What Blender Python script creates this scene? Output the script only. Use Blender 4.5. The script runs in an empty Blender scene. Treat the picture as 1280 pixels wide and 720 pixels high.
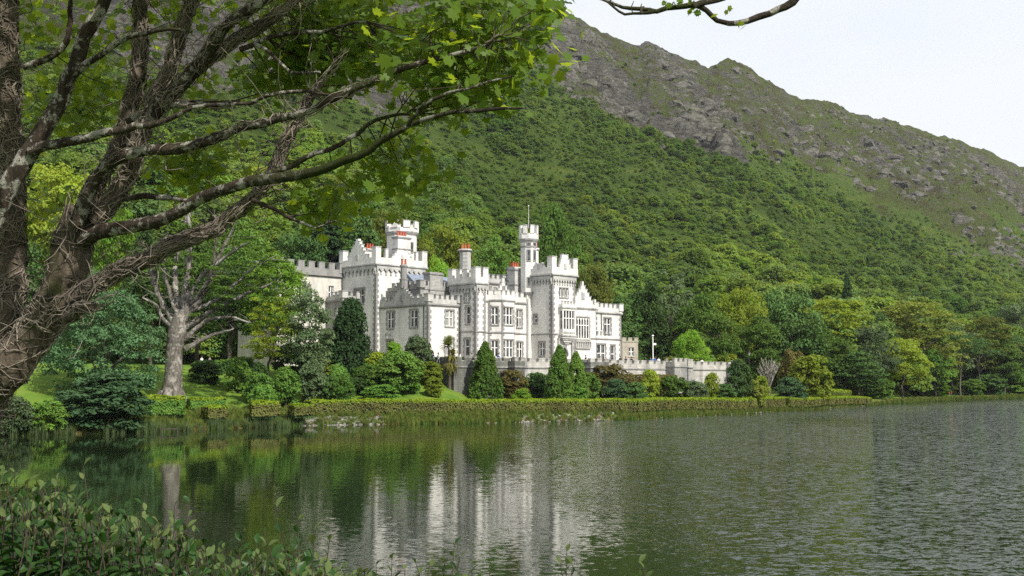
import bpy, bmesh, math, random
import numpy as np
from mathutils import Vector, Matrix, Euler

# ------------------------------------------------------------------ camera, sky, sun, exposure
S = bpy.context.scene
COL = S.collection
F, PIT, EYE = 1400.0, math.atan(116 / 1400.0), 5.0
cam_d = bpy.data.cameras.new('camera'); cam = bpy.data.objects.new('camera', cam_d); COL.objects.link(cam)
cam.location = (0, 0, EYE); cam.rotation_euler = (math.pi / 2 + PIT, 0, 0)
cam_d.sensor_width = 36; cam_d.lens = 36 * F / 1280; cam_d.clip_start = .05; cam_d.clip_end = 20000
S.camera = cam
SUN_EL, SUN_AZ = math.radians(45), math.radians(138)      # azimuth from +Y towards +X: the sun is behind the camera's right shoulder
sun_dir = Vector((math.sin(SUN_AZ) * math.cos(SUN_EL), math.cos(SUN_AZ) * math.cos(SUN_EL), math.sin(SUN_EL)))
sd = bpy.data.lights.new('sun', 'SUN'); sd.energy = 5.0; sd.angle = math.radians(.6); sd.color = (1, .95, .87)
so = bpy.data.objects.new('sun', sd); COL.objects.link(so); so.rotation_euler = sun_dir.to_track_quat('Z', 'Y').to_euler()
W = bpy.data.worlds.new('World'); S.world = W; W.use_nodes = True
wt = W.node_tree; wt.nodes.clear()
def wn(t, **k):
    n = wt.nodes.new(t)
    for a, b in k.items(): setattr(n, a, b)
    return n
sky = wn('ShaderNodeTexSky', sky_type='NISHITA', sun_disc=False, sun_elevation=SUN_EL, sun_rotation=SUN_AZ)
bg1 = wn('ShaderNodeBackground'); bg1.inputs[1].default_value = .1
bg2 = wn('ShaderNodeBackground'); bg2.inputs[1].default_value = 1.0
cr = wn('ShaderNodeValToRGB'); cr.color_ramp.elements[0].position = .34; cr.color_ramp.elements[0].color = (.66, .715, .775, 1)
cr.color_ramp.elements[1].position = .55; cr.color_ramp.elements[1].color = (.755, .765, .775, 1)
tc = wn('ShaderNodeTexCoord'); mp = wn('ShaderNodeMapping'); mp.inputs['Scale'].default_value = (1, 1, 2.6)
nz = wn('ShaderNodeTexNoise'); nz.inputs['Scale'].default_value = 1.9; nz.inputs['Detail'].default_value = 6
mx = wn('ShaderNodeMixShader'); mx.inputs[0].default_value = .9
wo = wn('ShaderNodeOutputWorld')
L = wt.links.new
L(sky.outputs[0], bg1.inputs[0]); L(tc.outputs['Generated'], mp.inputs[0]); L(mp.outputs[0], nz.inputs[0]); L(nz.outputs[0], cr.inputs[0])
L(cr.outputs[0], bg2.inputs[0]); L(bg1.outputs[0], mx.inputs[1]); L(bg2.outputs[0], mx.inputs[2]); L(mx.outputs[0], wo.inputs[0])
S.view_settings.view_transform = 'Standard'; S.view_settings.look = 'None'; S.view_settings.exposure = .42; S.view_settings.gamma = 1
S.cycles.max_bounces = 6; S.cycles.diffuse_bounces = 3; S.cycles.transmission_bounces = 3; S.cycles.glossy_bounces = 3
S.cycles.caustics_reflective = False; S.cycles.caustics_refractive = False; S.cycles.use_denoising = False

# ------------------------------------------------------------------ helpers
R = random.Random(7); NR = np.random.default_rng(7)
def ray(px, py):
    dx, dz = (px - 640) / F, (360 - py) / F
    return dx, math.cos(PIT) - dz * math.sin(PIT), math.sin(PIT) + dz * math.cos(PIT)
def P(px, py, Y):
    a, b, c = ray(px, py); s = Y / b
    return Vector((a * s, Y, EYE + c * s))
def PG(px, py, z=0.0):
    a, b, c = ray(px, py); s = (z - EYE) / c
    return Vector((a * s, b * s, z))
def hash2(ix, iy, seed):
    n = (ix.astype(np.int64) * 374761393 + iy.astype(np.int64) * 668265263 + seed * 974634777) & 0x7fffffff
    n = ((n ^ (n >> 13)) * 1274126177) & 0x7fffffff
    return ((n ^ (n >> 16)) & 0xffff) / 65535.0
def vnoise(x, y, seed=0):
    ix, iy = np.floor(x), np.floor(y); fx, fy = x - ix, y - iy
    fx = fx * fx * (3 - 2 * fx); fy = fy * fy * (3 - 2 * fy)
    a, b = hash2(ix, iy, seed), hash2(ix + 1, iy, seed); c, d = hash2(ix, iy + 1, seed), hash2(ix + 1, iy + 1, seed)
    return (a * (1 - fx) + b * fx) * (1 - fy) + (c * (1 - fx) + d * fx) * fy
def fbm(x, y, oct=5, seed=0, gain=.5, ridged=False):
    s, amp, t = 0, 1.0, 0
    for o in range(oct):
        v = vnoise(x * 2 ** o + 17.3 * o, y * 2 ** o - 9.1 * o, seed + o)
        if ridged: v = 1 - np.abs(2 * v - 1)
        s = s + v * amp; t += amp; amp *= gain
    return s / t
def sstep(a, b, x):
    t = np.clip((x - a) / (b - a), 0, 1); return t * t * (3 - 2 * t)

def link(o, parent=None):
    COL.objects.link(o)
    if parent is not None: o.parent = parent
    return o
def mesh_np(name, V, Fc, mats, smooth=False, mi=None):
    """V (n,3) array, Fc (m,k) array of one face size, mats list"""
    V = np.asarray(V, dtype=np.float32); Fc = np.asarray(Fc, dtype=np.int32)
    me = bpy.data.meshes.new(name); n, k = Fc.shape
    me.vertices.add(len(V)); me.vertices.foreach_set('co', V.ravel())
    me.loops.add(n * k); me.loops.foreach_set('vertex_index', Fc.ravel())
    me.polygons.add(n); me.polygons.foreach_set('loop_start', np.arange(0, n * k, k, dtype=np.int32))
    me.polygons.foreach_set('loop_total', np.full(n, k, dtype=np.int32))
    for m in (mats if isinstance(mats, (list, tuple)) else [mats]): me.materials.append(m)
    if mi is not None: me.polygons.foreach_set('material_index', np.asarray(mi, dtype=np.int32))
    me.update(calc_edges=True)
    if smooth: me.polygons.foreach_set('use_smooth', np.ones(n, dtype=bool))
    return me
class MB:
    """collects faces for ONE mesh object"""
    def __init__(s): s.v = []; s.f = []; s.m = []; s.mats = []; s.sm = []
    def mat(s, m):
        if m not in s.mats: s.mats.append(m)
        return s.mats.index(m)
    def add(s, vs, fs, m, smooth=False):
        b = len(s.v); k = s.mat(m); s.v += [tuple(v) for v in vs]
        for f in fs: s.f.append([b + i for i in f]); s.m.append(k); s.sm.append(smooth)
    def box(s, x0, x1, y0, y1, z0, z1, m):
        s.add([(x, y, z) for z in (z0, z1) for y in (y0, y1) for x in (x0, x1)],
              [(0, 2, 3, 1), (4, 5, 7, 6), (0, 1, 5, 4), (2, 6, 7, 3), (0, 4, 6, 2), (1, 3, 7, 5)], m)
    def prism(s, cx, cy, r0, r1, z0, z1, n, m, ph=None, smooth=False):
        ph = math.pi / n if ph is None else ph
        vs = [(cx + r * math.cos(ph + 2 * math.pi * i / n), cy + r * math.sin(ph + 2 * math.pi * i / n), z) for r, z in ((r0, z0), (r1, z1)) for i in range(n)]
        fs = [(i, (i + 1) % n, n + (i + 1) % n, n + i) for i in range(n)]
        s.add(vs, fs, m, smooth); s.add(vs[n:], [tuple(range(n))], m); s.add(vs[:n], [tuple(range(n))[::-1]], m)
    def tube(s, pts, rad, m, sides=6, rough=0.0, smooth=True):
        pts = [Vector(p) for p in pts]; n = len(pts); vs = []
        up = Vector((.13, .21, .97)); 
        for i, p in enumerate(pts):
            t = (pts[min(i + 1, n - 1)] - pts[max(i - 1, 0)]).normalized()
            a = t.cross(up)
            if a.length < .05: a = t.cross(Vector((1, 0, 0)))
            a.normalize(); b = t.cross(a)
            for k in range(sides):
                th = 2 * math.pi * k / sides; r = rad[i] * (1 + (R.random() - .5) * rough)
                vs.append(p + a * (math.cos(th) * r) + b * (math.sin(th) * r))
        fs = [(i * sides + k, i * sides + (k + 1) % sides, (i + 1) * sides + (k + 1) % sides, (i + 1) * sides + k) for i in range(n - 1) for k in range(sides)]
        s.add(vs, fs, m, smooth)
        s.add([vs[k] for k in range(sides)], [tuple(range(sides))[::-1]], m); s.add(vs[-sides:], [tuple(range(sides))], m)
    def mesh(s, name):
        s.mats = [m for m in s.mats if m is not None]
        me = bpy.data.meshes.new(name); me.from_pydata(s.v, [], s.f)
        for m in s.mats: me.materials.append(m)
        me.polygons.foreach_set('material_index', np.array(s.m, dtype=np.int32)); me.polygons.foreach_set('use_smooth', np.array(s.sm, dtype=bool))
        me.update(); return me
    def build(s, name, parent=None): return link(bpy.data.objects.new(name, s.mesh(name)), parent)
def obj(name, me, parent=None, loc=None):
    o = link(bpy.data.objects.new(name, me), parent)
    if loc is not None: o.location = loc
    return o
def tag(o, label=None, cat=None, group=None, kind=None):
    if label: o['label'] = label
    if cat: o['category'] = cat
    if group: o['group'] = group
    if kind: o['kind'] = kind
    return o
def empty(name, loc, label, cat, group=None, rz=0, sc=(1, 1, 1)):
    o = link(bpy.data.objects.new(name, None)); o.location = loc; o.rotation_euler = (0, 0, rz); o.scale = sc
    o.empty_display_size = .5
    return tag(o, label, cat, group)
def spline(pts, step):
    """Catmull-Rom through rows (x,y,z,r)"""
    A = np.array(pts, float); A = np.vstack([2 * A[0] - A[1], A, 2 * A[-1] - A[-2]]); out = []
    for i in range(1, len(A) - 2):
        p0, p1, p2, p3 = A[i - 1:i + 3]; n = max(2, int(np.linalg.norm((p2 - p1)[:3]) / step))
        for t in np.linspace(0, 1, n, endpoint=False):
            out.append(.5 * ((2 * p1) + (p2 - p0) * t + (2 * p0 - 5 * p1 + 4 * p2 - p3) * t * t + (3 * p1 - p0 - 3 * p2 + p3) * t ** 3))
    out.append(A[-2]); return np.array(out)

# ------------------------------------------------------------------ materials
class NT:
    def __init__(s, name):
        s.m = bpy.data.materials.new(name); s.m.use_nodes = True; s.t = s.m.node_tree; s.t.nodes.clear()
        s.out = s.n('ShaderNodeOutputMaterial')
    def n(s, t, ins=None, **k):
        nd = s.t.nodes.new(t)
        for a, b in k.items(): setattr(nd, a, b)
        for a, b in (ins or {}).items():
            if isinstance(b, bpy.types.NodeSocket): s.t.links.new(b, nd.inputs[a])
            else: nd.inputs[a].default_value = b
        return nd
    def coord(s, w='Object'): return s.n('ShaderNodeTexCoord').outputs[w]
    def geo(s, w='Position'): return s.n('ShaderNodeNewGeometry').outputs[w]
    def mapv(s, v, scale): return s.n('ShaderNodeMapping', {0: v, 'Scale': scale}).outputs[0]
    def noise(s, v, scale, detail=4, rough=.55, dist=0): return s.n('ShaderNodeTexNoise', {'Vector': v, 'Scale': scale, 'Detail': detail, 'Roughness': rough, 'Distortion': dist}).outputs[0]
    def ramp(s, f, stops, interp='LINEAR'):
        nd = s.n('ShaderNodeValToRGB', {0: f}); e = nd.color_ramp.elements; nd.color_ramp.interpolation = interp
        while len(e) < len(stops): e.new(.5)
        for x, (p, c) in zip(e, stops): x.position = p; x.color = (*c, 1) if len(c) == 3 else c
        return nd.outputs[0]
    def mix(s, f, a, b, mode='MIX'):
        nd = s.n('ShaderNodeMix', data_type='RGBA', blend_type=mode)
        for i, v in ((0, f), (6, a), (7, b)):
            if isinstance(v, bpy.types.NodeSocket): s.t.links.new(v, nd.inputs[i])
            else: nd.inputs[i].default_value = v if i == 0 else (*v, 1)[:4]
        return nd.outputs[2]
    def math(s, op, a, b=0.0): return s.n('ShaderNodeMath', {0: a, 1: b}, operation=op).outputs[0]
    def bump(s, h, strength, dist=.05): return s.n('ShaderNodeBump', {'Height': h, 'Strength': strength, 'Distance': dist}).outputs[0]
    def pbr(s, col, rough=.8, normal=None, spec=.3, metal=0):
        ins = {'Base Color': col if isinstance(col, bpy.types.NodeSocket) else (*col, 1), 'Roughness': rough, 'Specular IOR Level': spec, 'Metallic': metal}
        if normal is not None: ins['Normal'] = normal
        b = s.n('ShaderNodeBsdfPrincipled', ins); s.t.links.new(b.outputs[0], s.out.inputs[0]); return s.m

def m_plain(name, col, rough=.7, nscale=3, var=.25, bump=.3, spec=.3):
    t = NT(name); v = t.coord(); n = t.noise(v, nscale, 5)
    c = t.ramp(n, [(.3, tuple(x * (1 - var) for x in col)), (.7, tuple(min(1, x * (1 + var)) for x in col))])
    return t.pbr(c, rough, t.bump(t.noise(v, nscale * 4, 4), bump, .02), spec)

def m_leaf(name, dark, light, trans=.3, nscale=.6, rnd=.35, tcol=None, rough=.6, spec=.07, mottle=False):
    """foliage: clump-scale hue change, a random tint per plant, a thin translucent leaf"""
    t = NT(name); v = t.coord()
    n = t.noise(v, nscale, 3, .6)
    c = t.ramp(n, [(.3, dark), (.68, light)])
    r = t.n('ShaderNodeObjectInfo').outputs['Random']
    if mottle:      # kinds of bush: dark evergreen, plain green, olive, grey-green, yellowing
        r0 = r; r = t.math('ADD', t.math('MULTIPLY', r, .5), t.n('ShaderNodeMapRange', {0: t.noise(t.mapv(t.geo(), (1, .6, .6)), .028, 3, .6), 1: .32, 2: .68, 3: 0.0, 4: .5}).outputs[0])
        kc = t.ramp(r, [(0, (.45, .62, .55)), (.25, (.85, 1.0, .8)), (.5, (1.1, 1.05, .8)), (.72, (1.0, 1.05, 1.5)), (.9, (1.55, 1.25, .75)), (1.0, (1.5, 1.35, .9))])
        c = t.mix(1.0, c, kc, 'MULTIPLY')
        c = t.mix(1.0, c, t.ramp(t.noise(t.mapv(t.geo(), (1, .55, .55)), .013, 4, .6), [(.32, (.62, .70, .72)), (.5, (1, 1, 1)), (.68, (1.5, 1.38, 1.25))]), 'MULTIPLY'); r = t.n('ShaderNodeMath', {0: t.math('MULTIPLY', r0, 7.31)}, operation='FRACT').outputs[0]; rnd = .22
    k = t.n('ShaderNodeMapRange', {0: r, 3: 1 - rnd, 4: 1 + rnd}).outputs[0]
    hue = t.n('ShaderNodeMapRange', {0: t.noise(v, nscale * 4, 2), 1: .3, 2: .7, 3: .485, 4: .515}).outputs[0]
    c = t.n('ShaderNodeHueSaturation', {'Hue': hue, 'Value': k, 'Color': c}).outputs[0]
    p = t.n('ShaderNodeBsdfPrincipled', {'Base Color': c, 'Roughness': rough, 'Specular IOR Level': spec})
    tc_ = t.n('ShaderNodeHueSaturation', {'Hue': .48, 'Saturation': 1.1, 'Value': 1.7, 'Color': c}).outputs[0]
    tr = t.n('ShaderNodeBsdfTranslucent', {'Color': tc_ if tcol is None else (*tcol, 1)})
    mx = t.n('ShaderNodeMixShader', {0: trans, 1: p.outputs[0], 2: tr.outputs[0]})
    t.t.links.new(mx.outputs[0], t.out.inputs[0]); return t.m

def m_stone(name, a, b, joint, bw=.9, bh=.32, stain=.35, jamt=.3):
    """coursed ashlar with weather stains; x+y runs along both wall directions"""
    t = NT(name); v = t.coord(); sx = t.n('ShaderNodeSeparateXYZ', {0: v})
    h = t.math('ADD', sx.outputs[0], sx.outputs[1]); uv = t.n('ShaderNodeCombineXYZ', {0: h, 1: sx.outputs[2]}).outputs[0]
    br = t.n('ShaderNodeTexBrick', {'Vector': uv, 'Color1': (*a, 1), 'Color2': (*b, 1), 'Mortar': (*joint, 1), 'Scale': 1.0, 'Mortar Size': .018, 'Mortar Smooth': .3, 'Bias': -.1, 'Brick Width': bw, 'Row Height': bh})
    pl = t.mix(t.noise(v, .5, 5), a, b)
    c = t.mix(jamt, pl, br.outputs[0])
    st = t.ramp(t.noise(t.mapv(v, (1, 1, .28)), .55, 6, .65), [(.42, (1, 1, 1)), (.72, (1 - stain, 1 - stain, 1 - stain * .95))])
    c = t.mix(1.0, c, st, 'MULTIPLY')
    fine = t.ramp(t.noise(v, 5, 5, .7), [(.3, (.86, .86, .85)), (.65, (1.06, 1.06, 1.05))])
    c = t.mix(1.0, c, fine, 'MULTIPLY')
    return t.pbr(c, .9, t.bump(t.noise(v, 7, 5, .7), .5, .03), .15)

M = {}
M['white'] = m_stone('castle_limestone', (.73, .72, .685), (.63, .62, .585), (.34, .33, .31), 1.0, .4, stain=.34, jamt=.5)
M['cream'] = m_stone('old_wing_stone', (.66, .63, .57), (.54, .52, .47), (.32, .30, .27), .8, .35, .4, .35)
M['grey'] = m_stone('grey_dressed_stone', (.31, .305, .295), (.225, .22, .215), (.15, .15, .145), .6, .3, .4, .4)
M['parapet'] = m_stone('parapet_stone', (.52, .515, .49), (.37, .365, .35), (.24, .24, .23), .6, .3, .45, .5)
M['rubble'] = m_stone('rubble_stone', (.42, .41, .39), (.27, .265, .25), (.12, .12, .11), .38, .22, .55, .9)
M['terrace'] = m_stone('terrace_wall_stone', (.52, .50, .46), (.38, .37, .34), (.17, .17, .15), .7, .3, .65, .7)
M['darkwall'] = m_stone('mossy_wall_stone', (.20, .20, .18), (.11, .115, .10), (.05, .05, .05), .7, .3, .5, .6)
M['lodge'] = m_stone('lodge_sandstone', (.42, .39, .32), (.33, .305, .25), (.2, .18, .15), .6, .3, .35, .6)
M['frame'] = m_plain('painted_window_frame', (.72, .71, .68), .6, 4, .08, .1)
M['pot'] = m_plain('terracotta', (.36, .085, .045), .8, 5, .25)
M['slate'] = m_plain('roof_slate', (.16, .19, .24), .5, 2, .3)
M['iron'] = m_plain('dark_iron', (.03, .03, .03), .5, 5, .2)
M['paint'] = m_plain('white_paint', (.75, .75, .73), .5, 5, .1)
t = NT('window_glass'); M['glass'] = t.pbr(t.ramp(t.noise(t.coord(), .9, 2), [(.4, (.012, .015, .018)), (.62, (.10, .11, .11))]), .08, None, .6)
M['blind'] = m_plain('window_blind', (.28, .29, .28), .4, 1.5, .3, .05)
t = NT('terrace_gravel'); v = t.coord(); M['gravel'] = t.pbr(t.ramp(t.noise(v, 6, 6), [(.3, (.25, .23, .2)), (.7, (.45, .42, .37))]), .95)

# barks
def m_bark(name, a, b, moss=None, lichen=None, sc=3.0, msc=.9, lsc=2.2):
    t = NT(name); v = t.coord(); w = t.mapv(v, (1, 1, .35))
    c = t.ramp(t.noise(w, sc * 2.2, 7, .7, .6), [(.32, a), (.68, b)])
    if lichen is not None:
        k = t.ramp(t.noise(v, lsc, 6, .72), [(.515, (0, 0, 0)), (.575, (1, 1, 1))]); c = t.mix(k, c, lichen)
    if moss is not None:
        k = t.ramp(t.noise(v, msc, 5, .6), [(.52, (0, 0, 0)), (.66, (1, 1, 1))]); c = t.mix(k, c, moss)
    hgt = t.noise(w, sc * 5, 7, .75, .8)
    return t.pbr(c, .92, t.bump(hgt, .9, .05), .12)
M['bark'] = m_bark('tree_bark', (.05, .042, .032), (.14, .12, .095))
M['fgbark'] = m_bark('ivy_covered_bark', (.045, .036, .028), (.20, .16, .12), (.045, .055, .012), None, 4.5, 1.1)
M['fgbranch'] = m_bark('lichen_mottled_bark', (.025, .02, .016), (.085, .065, .05), (.035, .045, .012), (.34, .33, .28), 6, .8, 7.5)
M['palebark'] = m_bark('pale_branch_bark', (.10, .085, .07), (.20, .18, .15), None, (.45, .44, .38), 5, 1, 2.6)
M['twig'] = m_plain('dark_twig', (.045, .034, .024), .85, 12, .4)
M['vine'] = m_plain('dead_ivy_stem', (.175, .148, .12), .9, 3, .6, .6)
M['silver'] = m_bark('silver_bark', (.04, .035, .03), (.20, .182, .152), None, (.28, .265, .235), 1.8, .5, 1.2)

# foliage
G_ = dict
M['l_mid'] = m_leaf('leaf_mid_green', (.055, .115, .022), (.125, .215, .036))
M['l_dark'] = m_leaf('leaf_dark_green', (.036, .078, .022), (.080, .145, .036), .2)
M['l_deep'] = m_leaf('leaf_deep_green', (.020, .046, .016), (.046, .092, .028), .15)
M['l_yel'] = m_leaf('leaf_yellow_green', (.10, .15, .018), (.24, .30, .035), .35)
M['l_olive'] = m_leaf('leaf_olive', (.075, .105, .020), (.165, .19, .032), .3)
M['l_grey'] = m_leaf('leaf_grey_green', (.060, .105, .045), (.15, .205, .09), .3)
M['l_blue'] = m_leaf('leaf_blue_green', (.040, .092, .038), (.095, .175, .070), .22)
M['l_lime'] = m_leaf('leaf_bright_green', (.085, .18, .018), (.19, .32, .04), .4)
M['l_brown'] = m_leaf('leaf_brown_green', (.09, .075, .025), (.16, .15, .04), .25)
M['l_hyd'] = m_leaf('shrub_fresh_green', (.060, .14, .022), (.145, .27, .05), .3, 1.2)
M['l_hedgetop'] = m_leaf('hedge_top_leaf', (.12, .19, .015), (.24, .32, .03), .35, 1.2, .1)  # lighter yellow-green leaf for hedge tops and upper sides
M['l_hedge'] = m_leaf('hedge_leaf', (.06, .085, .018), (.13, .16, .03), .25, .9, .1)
M['l_hedgebrown'] = m_leaf('hedge_brown_twigs', (.085, .08, .03), (.15, .16, .042), .2, .35, .1)
M['l_hill'] = m_leaf('hillside_leaf', (.066, .125, .026), (.165, .245, .046), .35, .35, .5, mottle=True)
M['l_palm'] = m_leaf('palm_leaf', (.085, .11, .022), (.20, .23, .06), .25, 2)
M['l_palmold'] = m_leaf('palm_old_leaf', (.13, .13, .03), (.24, .22, .06), .25, 2)
M['l_syc'] = m_leaf('sycamore_leaf', (.036, .085, .010), (.10, .165, .018), .44, 1.3, .1, (.40, .52, .03), .45, .18)
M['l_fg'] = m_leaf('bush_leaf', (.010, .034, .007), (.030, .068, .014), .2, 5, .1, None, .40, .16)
M['l_fgyoung'] = m_leaf('bush_young_leaf', (.05, .085, .025), (.11, .14, .05), .3, 8, .1)
M['grass'] = m_leaf('long_grass', (.075, .11, .02), (.20, .24, .06), .3, .3, .3)
M['reed'] = m_leaf('reed_blade', (.05, .09, .035), (.13, .17, .07), .3, .3, .3)

# ------------------------------------------------------------------ lake, shore, mountain
SH = np.array([(-900, -80), (-300, 20), (-120, 62), (-70, 86), (-46.5, 101.5), (-41.2, 105.6), (-35.5, 108.8), (-29.3, 117.9), (-21.5, 126.3), (-9.8, 130.9), (1, 136), (14.3, 144.3),
               (30.3, 164.3), (48.8, 190.9), (72.5, 227.8), (76.1, 236), (84.2, 252.1), (112.9, 294.1), (139.1, 320.8), (190, 352), (300, 420), (800, 640), (2000, 900)], float)
def shore_dist(X, Y):
    X = np.asarray(X, float); Y = np.asarray(Y, float); best = np.full(X.shape, 1e9)
    for a, b in zip(SH[:-1], SH[1:]):
        d = b - a; t = np.clip(((X - a[0]) * d[0] + (Y - a[1]) * d[1]) / (d @ d), 0, 1)
        best = np.minimum(best, np.hypot(X - a[0] - t * d[0], Y - a[1] - t * d[1]))
    return np.where(Y > np.interp(X, SH[:, 0], SH[:, 1]), best, -best)
def ground_z(X, Y):
    d = shore_dist(X, Y); X = np.asarray(X, float)
    w = sstep(-11, -2, X)
    far = sstep(50, 80, X)
    left = .75 * sstep(0, 2.5, d) + np.clip((d - 2) * .262, 0, 6.3)
    right = (1.15 - .45 * far) * sstep(0, 3, d) + np.clip((d - 3) * .06, 0, 1.9)
    z = left * (1 - w) + right * w + (fbm(X * .35, np.asarray(Y, float) * .35, 4, 3) - .5) * .35 * sstep(0, 3, d)
    return np.where(d < 0, np.maximum(d * .35, -4) - .05, z - .05)
def grid_mesh(name, V, nx, ny, mat, smooth=True):
    i = np.arange(nx * ny).reshape(ny, nx)
    Fc = np.stack([i[:-1, :-1], i[:-1, 1:], i[1:, 1:], i[1:, :-1]], -1).reshape(-1, 4)
    return mesh_np(name, V, Fc, mat, smooth)

# water: a wind-ruffled sheet, calm under the left-hand trees
t = NT('lake_water'); pos = t.geo(); sx = t.n('ShaderNodeSeparateXYZ', {0: pos})
far = t.n('ShaderNodeMapRange', {0: sx.outputs[1], 1: 30.0, 2: 110.0, 3: 3.0, 4: -2.0}).outputs[0]
wob = t.math('MULTIPLY', t.math('SUBTRACT', t.noise(t.mapv(pos, (.05, .03, 1)), 1.0, 3), .5), 16.0)
xw = t.math('ADD', sx.outputs[0], wob)
wind = t.n('ShaderNodeMapRange', {0: t.math('SUBTRACT', xw, far), 1: 0.0, 2: 14.0, 3: 0.0, 4: 1.0}).outputs[0]
mid = t.n('ShaderNodeMapRange', {0: xw, 1: -20.0, 2: 2.0, 3: .010, 4: .062}).outputs[0]
patch = t.n('ShaderNodeMapRange', {0: t.noise(t.mapv(pos, (.06, .025, 1)), 1.0, 3, .55), 1: .30, 2: .52, 3: .42, 4: 1.0}).outputs[0]
amp = t.math('ADD', t.math('MULTIPLY', t.math('MULTIPLY', wind, patch), 1.0), mid)
def ripple(scale, sx_, sy_, det):      # slope vector of one family of ripples
    n = t.n('ShaderNodeTexNoise', {'Vector': t.mapv(pos, (sx_, sy_, 1)), 'Scale': scale, 'Detail': det, 'Roughness': .55, 'Distortion': .25})
    return t.n('ShaderNodeVectorMath', {0: n.outputs['Color'], 1: (.5, .5, .5)}, operation='SUBTRACT').outputs[0]
rp = t.n('ShaderNodeVectorMath', {0: ripple(3.4, .6, 1.2, 2), 1: ripple(10.0, .6, 1.2, 2)}, operation='ADD').outputs[0]
rp = t.n('ShaderNodeVectorMath', {0: rp, 1: (.55, 1.0, 0)}, operation='MULTIPLY').outputs[0]
rp = t.n('ShaderNodeVectorMath', {0: rp, 'Scale': t.math('MULTIPLY', amp, 1.45)}, operation='SCALE').outputs[0]
bmp = t.n('ShaderNodeVectorMath', {0: t.n('ShaderNodeVectorMath', {0: rp, 1: (0, 0, 1)}, operation='ADD').outputs[0]}, operation='NORMALIZE').outputs[0]
M['water'] = t.pbr((.010, .017, .006), .035, bmp, .5); 
for n in t.t.nodes:
    if n.type == 'BSDF_PRINCIPLED': n.inputs['IOR'].default_value = 1.40
mb = MB(); mb.add([(-900, -60, 0), (2500, -60, 0), (2500, 1200, 0), (-900, 1200, 0)], [(0, 1, 2, 3)], M['water'])
tag(mb.build('lake_water'), kind='structure')

# shore ground: lawn, bank, garden
t = NT('lawn_ground'); v = t.geo()
lawn = t.ramp(t.noise(v, .35, 5, .6), [(.3, (.055, .11, .014)), (.5, (.088, .155, .019)), (.7, (.135, .175, .026))])
soil = t.ramp(t.noise(v, 2.5, 5, .7), [(.3, (.075, .085, .02)), (.6, (.14, .13, .05)), (.75, (.2, .18, .1))])
z = t.n('ShaderNodeSeparateXYZ', {0: v}).outputs[2]
k = t.n('ShaderNodeMapRange', {0: t.math('ADD', z, t.math('MULTIPLY', t.noise(v, .8, 4), .8)), 1: .75, 2: 1.3}).outputs[0]
M['lawn'] = t.pbr(t.mix(k, soil, lawn), .95, t.bump(t.noise(v, 9, 5, .7), .7, .06), .1)
pxs = np.linspace(-260, 1500, 420); rows = np.concatenate([np.linspace(-6, 12, 46), np.linspace(13, 90, 90)])
V = []
sh_px = 640 + F * SH[:, 0] / SH[:, 1]
ok = SH[:, 1] > 60
for dd in rows:
    Ys = np.interp(pxs, sh_px[ok], SH[ok, 1]) + dd * np.interp(pxs, [800, 1300], [1, 1.5]); Xs = (pxs - 640) / F * Ys
    V.append(np.stack([Xs, Ys, ground_z(Xs, Ys)], -1))
V = np.array(V).reshape(-1, 3)
g_o = obj('shore_ground', grid_mesh('shore_ground', V, len(pxs), len(rows), M['lawn'])); tag(g_o, kind='structure')

# mountain
RPX = np.array([(-400, -520), (-150, -400), (0, -330), (200, -240), (400, -150), (560, -60), (640, -18), (690, 4), (725, 24), (760, 44), (785, 54), (800, 58), (812, 51), (822, 56), (832, 66), (860, 72), (885, 84),
                (897, 79), (910, 76), (925, 79), (938, 86), (960, 102), (985, 118), (1000, 125), (1020, 131), (1040, 131), (1062, 143), (1090, 149), (1115, 154), (1140, 159), (1165, 168), (1200, 178),
                (1240, 192), (1262, 201), (1285, 212), (1340, 236), (1430, 285), (1600, 345)], float)
YF = np.array([(-400, 120), (-150, 140), (0, 160), (150, 168), (300, 188), (500, 213), (700, 226), (850, 236), (1000, 246), (1100, 272), (1180, 315), (1260, 346), (1430, 440), (1600, 600)], float)
YR = np.array([(-400, 620), (0, 720), (400, 840), (700, 930), (900, 1020), (1100, 1150), (1280, 1300), (1600, 1600)], float)
TL = np.array([(-400, 40), (0, 75), (300, 95), (480, 112), (560, 118), (640, 100), (700, 132), (760, 142), (830, 176), (880, 212), (940, 208), (1000, 196), (1060, 220), (1120, 252), (1200, 292), (1280, 325), (1600, 370)], float)
mpx = np.arange(-200, 1482, 2.0); nq = 380
q = np.concatenate([np.linspace(0, 1, nq) ** 1.15, [1.04, 1.12, 1.3]])
yf = np.interp(mpx, YF[:, 0], YF[:, 1]); yr = np.interp(mpx, YR[:, 0], YR[:, 1]); pr = np.interp(mpx, RPX[:, 0], RPX[:, 1]); tl = np.interp(mpx, TL[:, 0], TL[:, 1])
zf = ground_z((mpx - 640) / F * yf, yf) - .6
ca, cb = math.cos(PIT), math.sin(PIT)
def P_np(px, py, Y):
    dx, dz = (px - 640) / F, (360 - py) / F; b = ca - dz * cb; s = Y / b
    return np.stack([dx * s, np.broadcast_to(Y, s.shape), EYE + (cb + dz * ca) * s], -1)
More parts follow.
